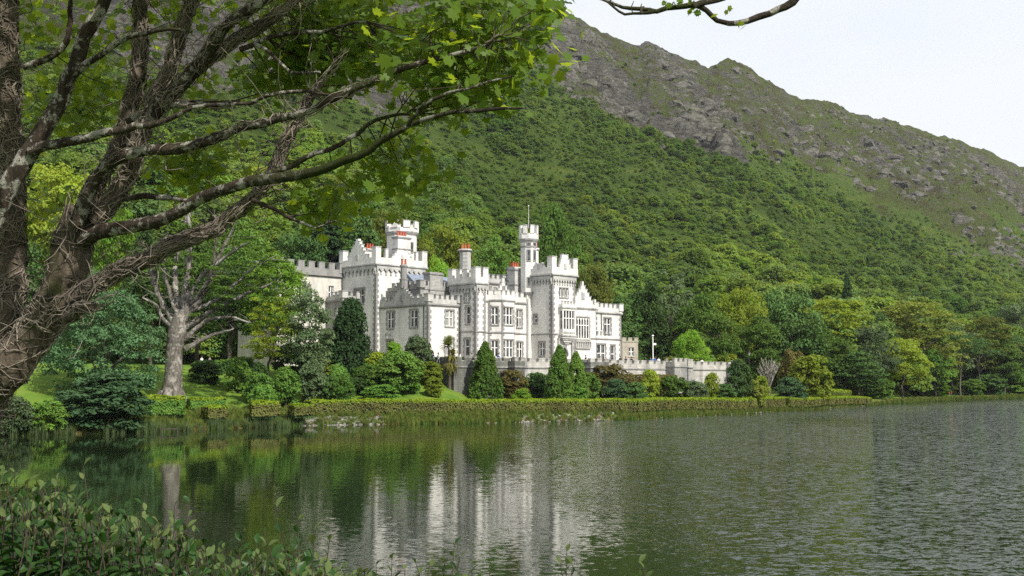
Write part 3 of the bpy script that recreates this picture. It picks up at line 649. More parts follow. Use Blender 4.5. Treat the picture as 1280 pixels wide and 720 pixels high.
fbox(orl, f, 21.15, 24.55, 4.55, 4.75, -.8, .12, M['parapet']); fbox(orl, f, 21.15, 24.55, 8.95, 9.2, -.8, .14, M['parapet'])
fbox(orl, f, 21.25, 24.45, 9.2, 9.6, -.3, .06, M['white']); merlons(orl, f, 21.25, 24.45, 9.6, .4, .4, .35, .3, M['white'], .06, M['parapet']); fbox(orl, fl_, FV - .8, FV, 9.2, 9.6, -.3, .06, M['white'])
for i in range(4): e = .22 * i + .05 * i * i; fbox(orl, f, 21.3 + e, 24.4 - e, 4.55 - .3 * (i + 1), 4.55 - .3 * i, -.85, -.16 * i - .04, M['parapet'] if i % 2 else M['white'])
fbox(orl, f, 21.5, 24.2, 5.0, 5.3, 0, .05, M['parapet']); ob = orl.build('oriel', castle)
window(f, OH[0], nm=4, trans=.6, surround=None, parent=castle); window(fl_, (FV - .7, FV - .15, 5.6, 8.6), nm=1, surround=None)
pd = MB(); f = front(FV); fbox(pd, f, 20.95, 21.25, Z0, 4.0, 0, .3, M['parapet']); fbox(pd, f, 24.1, 24.4, Z0, 4.0, 0, .3, M['parapet']); fbox(pd, f, 20.95, 24.4, 4.0, 4.25, 0, .34, M['parapet'])
for i in range(10):    # pointed arch ring
    for sg in (-1, 1):
        t0, t1 = i / 10, (i + 1) / 10
        def ap(t, r): a = t * math.pi / 3.0; return 22.5 + sg * (-.75 * 1.0 + 1.5 * math.cos(a)) * r if True else 0, 1.55 + 1.5 * math.sin(a) * r
        (xa, za), (xb, zb), (xc, zc), (xd, zd) = ap(t0, 1), ap(t1, 1), ap(t1, 1.28), ap(t0, 1.28)
        pd.add([f.p(xa, za, .18), f.p(xb, zb, .18), f.p(xc, zc, .18), f.p(xd, zd, .18), f.p(xa, za, 0), f.p(xb, zb, 0), f.p(xc, zc, 0), f.p(xd, zd, 0)], [(0, 1, 2, 3), (0, 1, 5, 4), (3, 2, 6, 7)], M['grey'])
pd.build('porch_surround', castle); dr = MB(); fbox(dr, f, 21.75, 23.25, Z0, 3.0, -.34, -.28, M['iron']); dr.build('door', castle)
# R1 gabled hall and R2 end block
RV = -5.3
hR1 = [(26.75, 30.0, 4.4, 7.9)]; hR1b = [(27.2, 28.2, 10.6, 11.6)]
block('wall', 25.22, 31.6, RV, 5, Z0, 9.45, hR1, [], 'white', q=False)
window(front(RV), hR1[0], nm=5, trans=.62, arch=True, surround='parapet')
bl = MB(); f = front(RV); fbox(bl, f, 26.5, 30.2, 2.8, 2.95, 0, .3, M['parapet']); fbox(bl, f, 26.5, 30.2, 3.85, 4.1, 0, .25, M['parapet'])
for i in range(9): fbox(bl, f, 26.55 + i * .45, 26.72 + i * .45, 2.95, 3.85, .02, .2, M['parapet'])
bl.build('balustrade', castle); bl = MB(); cornice(bl, f, 25.2, 31.6, 9.5, M['parapet'], .22, .2)
for i in range(6):
    w = 2.9 * (1 - i / 6.2); fbox(bl, f, 28.4 - w, 28.4 + w, 9.5 + i * .58, 9.5 + (i + 1) * .58, -.4, .08, M['white'])
    for sg in (-1, 1): x = 28.4 + sg * (w - .1); fbox(bl, f, x - .2, x + .2, 10.08 + i * .58, 10.2 + i * .58, -.45, .13, M['parapet'])
fbox(bl, f, 28.2, 28.6, 12.95, 13.7, -.4, .08, M['white']); fbox(bl, f, 28.0, 28.8, 10.7, 11.9, .08, .13, M['parapet']); fbox(bl, f, 25.25, 25.6, 9.5, 10.9, -.4, .1, M['white']); fbox(bl, f, 31.2, 31.6, 9.5, 10.9, -.4, .1, M['white']); bl.build('gable', castle)
rf = MB(); rf.add([(25.5, RV + .4, 9.4), (31.3, RV + .4, 9.4), (28.4, RV + .4, 12.2), (25.5, 5, 9.4), (31.3, 5, 9.4), (28.4, 5, 12.2)], [(0, 2, 5, 3), (1, 4, 5, 2)], M['slate']); rf.build('roof', castle)
hR2 = [(34.0, 35.7, 5.4, 8.0), (32.1, 34.3, -.1, 3.6), (35.6, 36.7, -.1, 3.5)]
block('wall', 31.62, 38.4, RV + .25, 6, Z0, 9.0, hR2, [], 'white')
for h in hR2: window(front(RV + .25), h, nm=1 if h[1] - h[0] < 1.3 else 2, trans=.6)
parapet(31.62, 38.4, RV + .25, 6, 9.0, .7, .6, .62, .5, .14, 'white', 'flrb', .4, 'parapet')
string(front(RV + .25), 31.62, 38.5, 4.5); string(front(RV), 30.3, 31.6, 4.5); string(front(RV), 25.2, 26.4, 4.8)
for i in range(4): cb = MB(); fbox(cb, front(RV + .25), 32.0 + i * 1.0, 32.35 + i * 1.0, 5.3, 5.75, 0, .3, M['parapet']); cb.build('corbel', castle)
dpipe(front(RV + .25), 33.2, 5.9, 8.7)
chimney(36.2, .5, 9.0, 11.9, .5, 8, 0, 'grey')

# ------------------------------------------------------------------ terrace, its wall, the lodge
def W2(u, v, z=0.0): return CM @ Vector((u, v, z))
tf = MB(); tf.add([W2(-7.2, -13.4, -.36), W2(62, -13.4, -.36), W2(62, 24, -.36), W2(-7.2, 34, -.36)], [(0, 1, 2, 3)], M['gravel'])
tag(tf.build('terrace_ground'), kind='structure')
wall = empty('terrace_wall', W2(0, -14, -4.4), 'long grey crenellated terrace wall with square bastions between castle and garden', 'wall', rz=A45)
WV, WT = 0.0, 5.05       # wall front in its own axes, top of the parapet above its base
mb = MB(); f = front(WV)
SEG = [(-7.5, 5.0, 'darkwall'), (5.0, 18.0, 'terrace'), (18.0, 23.2, 'darkwall'), (23.2, 61.5, 'terrace')]
for a0, a1, m in SEG:
    fbox(mb, f, a0, a1, -1.5, WT - 1.25, -.7, 0, M[m])
mb.build('wall', wall)
fl_ = left(-7.5); rw = MB(); fbox(rw, fl_, .003, 40, -1.5, WT - 1.25, -.7, 0, M['darkwall']); rw.build('return_wall', wall)
pp = MB()
for a0, a1, m in SEG:
    mm = M['terrace'] if m == 'terrace' else M['darkwall']
    fbox(pp, f, a0, a1, WT - 1.25, WT - 1.05, -.75, .14, M['rubble']); fbox(pp, f, a0, a1, WT - 1.05, WT - .35, -.55, .04, mm)
    merlons(pp, f, a0 + .05, a1 - .05, WT - .35, .42, 1.25, .62, .55, mm, .04, M['terrace'])
fbox(pp, fl_, .003, 40, WT - 1.25, WT - .35, -.55, .04, M['darkwall']); merlons(pp, fl_, .6, 40, WT - .35, .42, 1.25, .62, .55, M['darkwall'], .04, M['terrace'])
pp.build('parapet', wall)
for (a0, a1, d, top, m) in ((2.6, 4.6, 1.4, WT + .1, 'darkwall'), (18.4, 22.6, 1.6, WT + .15, 'darkwall'), (38.8, 42.2, 1.8, WT + .45, 'rubble'), (43.6, 44.9, 1.0, WT + .35, 'rubble'), (56.0, 58.6, 1.5, WT + .3, 'rubble')):
    bb = MB(); fbox(bb, f, a0, a1, -1.5, top - 1.3, 0.002, d, M[m]); fbox(bb, f, a0 - .12, a1 + .12, top - 1.3, top - 1.08, 0, d + .14, M['rubble']); fbox(bb, f, a0, a1, top - 1.08, top - .4, .05, d, M['terrace' if m != 'darkwall' else m])
    merlons(bb, f, a0, a1, top - .4, .45, 1.0, .6, .5, M['terrace'], d, M['terrace']); bb.build('bastion', wall)

lp = P(778, 446, 205); lodge = empty('lodge', (lp.x, lp.y, FLOOR - .5), 'small tan sandstone lodge with battlements at the right end of the castle', 'lodge', rz=math.radians(20))
mb = MB(); mm = M['lodge']
fl2, ff2 = left(0), front(0)
hw = [(1.25, 2.35, 2.6, 4.2), (1.25, 2.35, -.2, 1.2)]
wallpanel(mb, ff2, 0, 3.2, -2, 5.2, hw, mm, .2); wallpanel(mb, fl2, 0, 4, -2, 5.2, [], mm); wallpanel(mb, right(3.2), 0, 4, -2, 5.2, [], mm); wallpanel(mb, back(4), 0, 3.2, -2, 5.2, [], mm); mb.box(.01, 3.19, .01, 3.99, 5.0, 5.1, M['slate'])
fbox(mb, ff2, -.1, 3.3, 5.2, 5.35, -.3, .1, mm); merlons(mb, ff2, 0, 3.2, 5.35, .55, .6, .45, .3, mm, .03, mm); merlons(mb, fl2, .4, 4, 5.35, .55, .6, .45, .3, mm, .03, mm); mb.build('wall', lodge)
for h in hw: window(ff2, h, nm=2, trans=.5, surround='lodge', parent=lodge, sw=.12)

# ------------------------------------------------------------------ foliage makers
def unit(v): return v / (np.linalg.norm(v, axis=-1, keepdims=True) + 1e-9)
def rnd_dir(n): return unit(NR.normal(size=(n, 3)))
def leaf_quads(C, N, size, aspect=.62, fold=0.0):
    """one pointed leaf-shaped quad per row, lying across the normal N"""
    n = len(C); a = unit(np.cross(N, rnd_dir(n))); b = np.cross(N, a); s = size[:, None]
    V = np.stack([C - a * s * .5, C + b * s * aspect * .5, C + a * s * .5, C - b * s * aspect * .5], 1)
    return V.reshape(-1, 3), np.arange(n * 4).reshape(n, 4)
def clump_leaves(centres, radii, per, size, flat=.65, up=.7, out=.7):
    """leaves over the upper shells of many small clumps"""
    k = len(centres); c = np.repeat(centres, per, 0); r = np.repeat(radii, per)
    d = rnd_dir(k * per); d[:, 2] = np.abs(d[:, 2]) * 1.2 - .25; d = unit(d)
    p = c + d * (r * NR.uniform(.6, 1.05, k * per))[:, None] * np.array([1, 1, flat])
    nrm = unit(d * out + np.array([0, 0, up]) + NR.normal(size=d.shape) * .38)
    return p, nrm, size * NR.uniform(.7, 1.35, k * per)
def dome_crown(k, per, size, rx=.5, rz=.4, cz=.6, cr=(.10, .18), low=-.55, lump=.25, inner=.25, flat=.65, seed=0):
    d = rnd_dir(k); d[:, 2] = np.where(d[:, 2] < low, -d[:, 2], d[:, 2])
    lump_ = 1 + lump * (NR.random(k) - .6)
    rad = np.where(NR.random(k) < inner, NR.uniform(.45, .8, k), 1) * lump_
    c = d * rad[:, None] * np.array([rx, rx, rz]) * .86 + np.array([0, 0, cz])
    p, n, s = clump_leaves(c, NR.uniform(cr[0], cr[1], k), per, size, flat)
    return leaf_quads(p, n, s)
def cone_crown(k, per, size, r=.25, z0=.08, z1=1.0, pw=.8, cr=(.05, .09), droop=0, flat=.7, up=.5):
    z = NR.random(k) ** .8; th = NR.random(k) * 2 * np.pi; rr = r * (1 - z) ** pw * NR.uniform(.62, 1.12, k)
    c = np.stack([np.cos(th) * rr, np.sin(th) * rr, z0 + z * (z1 - z0) - droop * rr], -1)
    p, n, s = clump_leaves(c, NR.uniform(cr[0], cr[1], k) * (1.1 - .6 * z), per, size, flat, up)
    return leaf_quads(p, n, s)
def trunk_mesh(name, mat, h=.6, r=.03, limbs=5, spread=.3, seed=1, forks=0):
    rr = random.Random(seed); mb = MB()
    pts = [(rr.uniform(-.015, .015) * i, rr.uniform(-.015, .015) * i, h * i / 5) for i in range(6)]
    mb.tube(pts, [r * (1.35, 1.05, .95, .85, .7, .5)[i] for i in range(6)], mat, 7, .15)
    for i in range(limbs):
        z = h * rr.uniform(.45, .95); th = rr.uniform(0, 6.28); l = spread * rr.uniform(.7, 1.2)
        mb.tube([(0, 0, z), (math.cos(th) * l * .5, math.sin(th) * l * .5, z + l * .45), (math.cos(th) * l, math.sin(th) * l, z + l * .75)], [r * .5, r * .35, r * .14], mat, 5)
    return mb.mesh(name)
KINDS = {}
def kind(name, crown, leafmat, trunk=None): KINDS[name] = (mesh_np('crown', crown[0], crown[1], M[leafmat]), trunk)
T1_, T2_, T3_ = trunk_mesh('trunk', M['bark'], .55, .026, 6, .3, 3), trunk_mesh('trunk', M['bark'], .62, .022, 5, .25, 5), trunk_mesh('trunk', M['silver'], .8, .018, 7, .2, 8)
for i, lm in enumerate(('l_mid', 'l_dark', 'l_yel', 'l_olive', 'l_grey', 'l_lime')):
    kind('broad_' + lm, dome_crown(120, 95, .034, .5, .42, .56, (.07, .15), -.75, .4), lm, T1_ if i % 2 else T2_)
    kind('tall_' + lm, dome_crown(115, 85, .030, .34, .46, .54, (.06, .12), -.85, .45), lm, T2_)
def layered(k=9, mat='l_olive'):
    cs, rs = [], []
    for i in range(k):
        z = .32 + .66 * i / k; R_ = .5 * (1 - (abs(z - .5) / .62) ** 2); n_ = int(12 + 12 * R_)
        for j in range(n_):
            th = R.uniform(0, 6.28); q_ = R_ * R.uniform(.35, 1.0); cs.append((math.cos(th) * q_, math.sin(th) * q_, z + R.uniform(-.03, .03))); rs.append(R.uniform(.07, .13))
    p, n, s = clump_leaves(np.array(cs), np.array(rs), 75, .032, .34, 1.0, .35); return leaf_quads(p, n, s)
kind('layer_olive', layered(9), 'l_olive', T1_); kind('layer_yel', layered(8), 'l_yel', T2_); kind('layer_dark', layered(8), 'l_dark', T1_)
kind('spire_deep', cone_crown(130, 70, .028, .24, .1, 1.0, .9, (.04, .07), .25), 'l_deep', T2_)
kind('spire_dark', cone_crown(130, 70, .028, .30, .1, 1.0, .8, (.05, .09), .2), 'l_dark', T2_)
kind('pine_open', dome_crown(42, 90, .028, .38, .30, .72, (.07, .13), -.4, .5, .4, .4), 'l_dark', T3_)
kind('airy_grey', dome_crown(70, 70, .030, .36, .44, .55, (.05, .10), -.85, .5, .45), 'l_grey', T3_)
kind('airy_lime', dome_crown(70, 70, .032, .40, .42, .56, (.06, .11), -.85, .5, .45), 'l_lime', T2_)
S1_ = trunk_mesh('stem', M['bark'], .4, .03, 6, .35, 11)
for lm in ('l_mid', 'l_dark', 'l_yel', 'l_grey', 'l_blue', 'l_hyd', 'l_brown', 'l_olive', 'l_deep', 'l_lime'):
    kind('shrub_' + lm, dome_crown(110, 64, .066, .5, .55, .42, (.10, .17), -.8, .22, .25), lm, S1_)
kind('upright_dark', cone_crown(330, 60, .040, .34, .0, .93, .40, (.05, .095), 0, 1.7, .25), 'l_deep', S1_)
kind('cypress_mid', cone_crown(330, 60, .038, .32, .0, .97, .60, (.05, .09), 0, 1.4, .3), 'l_mid', S1_)
kind('big_round', dome_crown(260, 110, .020, .5, .48, .47, (.05, .10), -.85, .22, .2, .6), 'l_blue', T1_)
NCOUNT = {}
def plant(kd, name, X, Y, h, w, label, cat='tree', group=None, z=None, parts=('trunk', 'crown'), rz=None, sink=.15):
    """one plant: an Empty at its foot, wood and foliage under it"""
    z = ground_at(X, Y) if z is None else z
    e = empty(name, (X, Y, z - sink), label, cat, group, R.uniform(0, 6.28) if rz is None else rz)
    c, t_ = KINDS[kd]; wd = w / (c['wd'] if 'wd' in c else 1.0)
    if t_ is not None: o = obj(parts[0], t_, e); o.scale = (wd, wd, h)
    o = obj(parts[1], c, e); o.scale = (wd, wd, h)
    return e
for kd, (c, t_) in KINDS.items():     # real width and height of each foliage mesh, so a plant can be asked for in metres
    a = np.zeros(len(c.vertices) * 3, np.float32); c.vertices.foreach_get('co', a); a = a.reshape(-1, 3)
    r = np.hypot(a[:, 0], a[:, 1]); wd = float(np.percentile(r, 97)) * 2; top = float(np.percentile(a[:, 2], 99.7))
    a /= np.array([wd, wd, top]); c.vertices.foreach_set('co', a.ravel()); c.update()
def plant_px(kd, name, px, top, wpx, Y, label, cat='tree', group=None, base=None, **k):
    """a plant whose top and width are read off the photograph at distance Y"""
    X = (px - 640) / F * Y * (1.0 + .002); z = ground_at(X, Y) if base is None else base
    return plant(kd, name, X, Y, max(.5, P(px, top, Y).z - z + .15), wpx * Y / F, label, cat, group, z, **k)

# ------------------------------------------------------------------ woods on the mountainside: one uncountable mass of bushes
def stuff_instances(name, pts, sc, rz, idx, meshes, mats=None, tilt=None):
    me = bpy.data.meshes.new(name); me.vertices.add(len(pts)); me.vertices.foreach_set('co', np.asarray(pts, np.float32).ravel())
    for nm_, dt, arr in (('sc', 'FLOAT', sc), ('rz', 'FLOAT', rz), ('idx', 'INT', idx)):
        a = me.attributes.new(nm_, dt, 'POINT'); a.data.foreach_set('value', np.asarray(arr, np.int32 if dt == 'INT' else np.float32))
    cl = bpy.data.collections.new(name + '_kinds')
    for i, m_ in enumerate(meshes): cl.objects.link(bpy.data.objects.new('%s_kind_%02d' % (name, i), m_))
    o = obj(name, me); tag(o, kind='stuff')
    g = bpy.data.node_groups.new(name, 'GeometryNodeTree'); g.interface.new_socket('Geometry', in_out='INPUT', socket_type='NodeSocketGeometry'); g.interface.new_socket('Geometry', in_out='OUTPUT', socket_type='NodeSocketGeometry')
    N = g.nodes.new; gi, go = N('NodeGroupInput'), N('NodeGroupOutput'); ip = N('GeometryNodeInstanceOnPoints'); ci = N('GeometryNodeCollectionInfo')
    ci.inputs['Collection'].default_value = cl; ci.inputs['Separate Children'].default_value = True; ci.inputs['Reset Children'].default_value = True
    def attr(nm_, dt): n = N('GeometryNodeInputNamedAttribute'); n.data_type = dt; n.inputs[0].default_value = nm_; return n.outputs[0]
    cx = N('ShaderNodeCombineXYZ'); lk = g.links.new
    lk(attr('rz', 'FLOAT'), cx.inputs[2]); lk(gi.outputs[0], ip.inputs['Points']); lk(ci.outputs[0], ip.inputs['Instance'])
    ip.inputs['Pick Instance'].default_value = True; lk(attr('idx', 'INT'), ip.inputs['Instance Index']); lk(cx.outputs[0], ip.inputs['Rotation']); lk(attr('sc', 'FLOAT'), ip.inputs['Scale'])
    lk(ip.outputs[0], go.inputs[0]); mo = o.modifiers.new('scatter', 'NODES'); mo.node_group = g
    return o
hill_meshes = []
for i in range(7):
    rx, rz_, cz = ((.5, .42, .34), (.5, .5, .42), (.42, .6, .5), (.5, .36, .3), (.34, .62, .52), (.5, .48, .4), (.5, .3, .26))[i]
    V_, F_ = dome_crown(34, 26, .115, rx, rz_, cz, (.13, .22), -.3, .35, .1)
    hill_meshes.append(mesh_np('hill_bush', V_, F_, M['l_hill']))
for i in range(4):
    rx, rz_, cz = ((.5, .42, .38), (.46, .5, .46), (.40, .58, .5), (.5, .38, .34))[i]
    V_, F_ = dome_crown(95, 42, .060, rx, rz_, cz, (.09, .17), -.5, .35, .15)
    hill_meshes.append(mesh_np('hill_tree', V_, F_, M['l_hill']))
ny_, nx_ = MV.shape[:2]
N_ = 58000
jj = NR.random(N_) * (nx_ - 2); ii = (NR.random(N_) ** .62) * (nq - 3)
j0, i0 = jj.astype(int), ii.astype(int)
fj, fi = (jj - j0)[:, None], (ii - i0)[:, None]
pts = (MV[i0, j0] * (1 - fj) + MV[i0, j0 + 1] * fj) * (1 - fi) + (MV[i0 + 1, j0] * (1 - fj) + MV[i0 + 1, j0 + 1] * fj) * fi
al_ = MAL[i0, j0]; rk_ = rockA[i0, j0]; dist = pts[:, 1]
qq0 = ii / nq
dens = (1 - al_) ** 2.2 * (1 - .85 * sstep(.35, .6, rk_)) + .03
dens *= .12 + 1.15 * sstep(.30, .56, fbm(pts[:, 0] / 45, pts[:, 1] / 70, 4, 91) + .16 * (1 - qq0))
area = (dist / 600) ** 1.35
keep = NR.random(N_) < np.clip(dens * area * 1.35, 0, 1)
pts = pts[keep]; al_ = al_[keep]; dist = dist[keep]; qq = (ii / nq)[keep]
zone = fbm(pts[:, 0] / 38, pts[:, 1] / 60, 3, 191)
size = (2.0 + 7.5 * NR.random(len(pts)) ** 2.2) * (.62 + .8 * sstep(.35, .65, zone)) * (1 - .55 * al_) * (1.6 - 1.0 * sstep(.02, .5, qq))
pts[:, 2] -= size * .06
stuff_instances('hillside_woods', pts, size, NR.random(len(pts)) * 6.28, np.where(size > 5.2, NR.integers(7, 11, len(pts)), NR.integers(0, 7, len(pts))), hill_meshes)
print('hill bushes', len(pts))
crag_ms = []
M['crag'] = None
t = NT('crag_rock'); v = t.geo(); c_ = t.ramp(t.noise(t.mapv(v, (1, 1, 2.6)), .22, 10, .78), [(.30, (.030, .028, .024)), (.46, (.092, .088, .075)), (.6, (.18, .172, .15)), (.75, (.32, .31, .28))])
gm = t.n('ShaderNodeMapRange', {0: t.n('ShaderNodeSeparateXYZ', {0: t.geo('Normal')}).outputs[2], 1: .62, 2: .86}).outputs[0]
gm = t.math('MULTIPLY', gm, t.ramp(t.noise(v, .3, 6, .7), [(.44, (0, 0, 0)), (.56, (1, 1, 1))]))
M['crag'] = t.pbr(t.mix(gm, c_, (.075, .085, .026)), .95, t.bump(t.noise(v, .9, 9, .8), 1.0, 1.6), .08)
for k in range(6):
    bm = bmesh.new(); bmesh.ops.create_icosphere(bm, subdivisions=3, radius=.5)
    sd_ = R.uniform(0, 99); cuts = [(Vector((R.gauss(0, 1), R.gauss(0, 1), R.gauss(0, .8))).normalized(), R.uniform(.24, .40)) for _ in range(11)]
    for w_ in bm.verts:
        for nrm, dd in cuts:
            q_ = w_.co.dot(nrm)
            if q_ > dd: w_.co -= nrm * (q_ - dd)
        w_.co *= 1 + .16 * (float(fbm(np.array([w_.co.x * 5 + sd_]), np.array([w_.co.y * 5 + w_.co.z * 4]), 3, 5)[0]) - .5); w_.co.z *= .75
    me = bpy.data.meshes.new('crag'); bm.to_mesh(me); bm.free(); me.materials.append(M['crag']); crag_ms.append(me)
N_ = 60000
jj = NR.random(N_) * (nx_ - 2); ii = NR.random(N_) * (nq - 3); j0, i0 = jj.astype(int), ii.astype(int)
pts = MV[i0, j0].copy(); rk_ = rockA[i0, j0]; al_ = MAL[i0, j0]
cl_ = fbm(pts[:, 0] / 34, pts[:, 1] / 60, 5, 301, .6); big = fbm(pts[:, 0] / 120, pts[:, 1] / 160, 3, 333)
keep = (NR.random(N_) < .85 * sstep(.47, .66, cl_ + .22 * (rk_ - .3) + .05 * sstep(600, 1100, pts[:, 1])) * sstep(.18, .5, al_ + .6 * sstep(.45, .65, rk_)) * np.clip(pts[:, 1] / 900, .2, 1)) & (ii / nq < .97)
pts = pts[keep]; sz = (2.2 + 17 * NR.random(len(pts)) ** 3.4) * (.6 + .8 * big[keep]); pts[:, 2] -= sz * .27
stuff_instances('mountain_crags', pts, sz, NR.random(len(pts)) * 6.28, NR.integers(0, 6, len(pts)), crag_ms)
print('crags', len(pts))

# ------------------------------------------------------------------ trees and shrubs one can tell apart (pixel column, top, width, distance)
WOOD = 'trees at the foot of the mountain'
for a in [
 ('broad_l_lime', 'leafy_tree', 862, 413, 46, 214, 'small bright green tree just beyond the white lamp post on the terrace'),
 ('tall_l_dark', 'woodland_tree', 806, 352, 66, 232, 'dark green tree rising close behind the tan lodge'),
 ('airy_grey', 'woodland_tree', 840, 338, 62, 238, 'tall grey-green airy tree standing behind the small bright green tree'),
 ('broad_l_mid', 'woodland_tree', 885, 366, 82, 231, 'mid green round tree behind the right half of the terrace wall'),
 ('broad_l_yel', 'woodland_tree', 925, 360, 72, 246, 'yellow-green tree between two darker trees above the end of the terrace wall'),
 ('tall_l_mid', 'woodland_tree', 945, 396, 62, 236, 'mid green tree directly behind the bare pollard by the lake'),
 ('broad_l_dark', 'woodland_tree', 984, 364, 92, 250, 'large dark green tree towering over the round variegated bush'),
 ('layer_yel', 'woodland_tree', 1042, 376, 108, 268, 'broad yellow-green tree in tiers left of the olive one'),
 ('spire_deep', 'conifer_tree', 1060, 343, 34, 300, 'dark pointed conifer sticking out above the yellow-green tree'),
 ('broad_l_mid', 'woodland_tree', 1030, 408, 74, 252, 'rounded green tree standing between the variegated bush and the pale willow'),
 ('broad_l_grey', 'woodland_tree', 1085, 408, 70, 262, 'blue-grey green tree left behind the pale yellow willow'),
 ('tall_l_dark', 'woodland_tree', 1070, 440, 70, 247, 'low dark green tree reaching down to the lake just past the end of the hedge'),
 ('broad_l_yel', 'willow_tree', 1126, 424, 66, 268, 'pale yellow-green domed tree standing on the far shore'),
 ('layer_olive', 'woodland_tree', 1145, 378, 126, 305, 'very wide olive tree spreading in tiers high behind the pale domed tree'),
 ('broad_l_dark', 'woodland_tree', 1092, 392, 64, 298, 'dark tree filling the gap between the two tiered trees'),
 ('broad_l_mid', 'woodland_tree', 1166, 436, 52, 296, 'small green tree on the shore just beyond the pale domed tree'),
 ('pine_open', 'pine_tree', 1197, 412, 56, 312, 'open pine with a pale leaning trunk on the far shore'),
 ('pine_open', 'pine_tree', 1222, 422, 54, 320, 'pine with a bare straight stem in the group on the far shore'),
 ('layer_olive', 'woodland_tree', 1232, 396, 76, 338, 'olive tree rising behind the pines on the far shore'),
 ('tall_l_grey', 'woodland_tree', 1186, 398, 62, 332, 'grey-green tree behind the open pine with the leaning trunk'),
 ('tall_l_mid', 'woodland_tree', 1252, 424, 44, 334, 'narrow green tree at the right end of the far shore'),
 ('broad_l_dark', 'woodland_tree', 1276, 420, 60, 352, 'dark tree cut by the right edge at the end of the lake'),
 ('broad_l_grey', 'woodland_tree', 1268, 380, 78, 372, 'large pale grey-green tree high above the end of the lake'),
 ('tall_l_dark', 'woodland_tree', 1140, 450, 44, 300, 'dark low tree in the shade behind the pale domed tree'),
 ('broad_l_olive', 'woodland_tree', 505, 300, 84, 232, 'olive tree on the slope right behind the great left tower'),
 ('broad_l_yel', 'woodland_tree', 556, 282, 80, 242, 'yellowing tree above the slate roof on the slope'),
 ('broad_l_lime', 'woodland_tree', 548, 322, 46, 224, 'light green tree right of the left tower just above the slate roof'),
 ('tall_l_mid', 'woodland_tree', 622, 296, 62, 238, 'green tree on the slope left of the stair turret'),
 ('broad_l_mid', 'woodland_tree', 694, 256, 66, 262, 'rounded green tree above the main tower on the slope'),
 ('broad_l_olive', 'woodland_tree', 742, 330, 64, 240, 'olive tree directly behind the gabled hall'),
 ('tall_l_dark', 'woodland_tree', 778, 372, 52, 226, 'dark tree against the right end of the castle'),
 ('spire_dark', 'conifer_tree', 452, 226, 74, 226, 'tallest dark conifer on the slope behind the left tower'),
 ('spire_deep', 'conifer_tree', 404, 246, 84, 216, 'dark conifer behind the old left wing'),
 ('broad_l_dark', 'woodland_tree', 372, 290, 84, 212, 'dark broad tree rising behind the battlements of the old left wing'),
 ('broad_l_olive', 'woodland_tree', 486, 262, 66, 236, 'olive tree filling the gap between dark conifer and the left tower turret'),
]: plant_px(a[0], a[1], *a[2:6], a[6], 'tree', WOOD)
LEFT = 'trees left of the castle'
for a in [
 ('broad_l_lime', 'leafy_tree', 342, 318, 86, 156, 'light green tree in front of the far end of the old left wing'),
 ('tall_l_grey', 'leafy_tree', 383, 356, 70, 139, 'pale grey-green feathery tree left of the dark yew'),
 ('layer_yel', 'leafy_tree', 338, 372, 72, 140, 'yellow-green tiered tree with dark forked trunk behind the round lawn shrubs'),
 ('broad_l_dark', 'leafy_tree', 288, 330, 110, 156, 'dark green tree right behind the pale bare-limbed giant'),
 ('broad_l_mid', 'leafy_tree', 248, 300, 100, 166, 'mid green tree showing through the limbs of the pale giant'),
 ('tall_l_dark', 'leafy_tree', 190, 290, 88, 160, 'dark tree left behind the pale bare-limbed giant'),
 ('broad_l_lime', 'leafy_tree', 145, 262, 72, 176, 'bright green tree seen under the mossy bough'),
 ('broad_l_yel', 'leafy_tree', 70, 208, 128, 186, 'yellow-green tree seen between the ivy-covered trunks'),
 ('broad_l_dark', 'leafy_tree', 8, 300, 120, 150, 'dark tree behind the leftmost ivy-covered trunk'),
 ('tall_l_mid', 'leafy_tree', 300, 268, 76, 186, 'tall green tree high behind the pale giant'),
 ('broad_l_blue' if 'broad_l_blue' in KINDS else 'broad_l_grey', 'leafy_tree', 100, 330, 84, 150, 'grey-green tree behind the big round bush'),
]: plant_px(a[0], a[1], *a[2:6], a[6], 'tree', LEFT)
plant_px('big_round', 'round_bush', 132, 364, 140, 119, 'very large round blue-green bush left of the pale giant', 'bush', None, base=1.2)
plant_px('shrub_l_blue', 'overhanging_bush', 140, 466, 112, 110, 'dark blue-green bush overhanging the lake below the large round bush', 'bush', None, base=-.1, parts=('stem', 'leaves'))
plant_px('upright_dark', 'yew', 439, 374, 54, 146, 'dense dark upright yew in front of the left tower', 'tree', None, parts=('trunk', 'crown'))
GARD = 'shrubs on the castle slope'
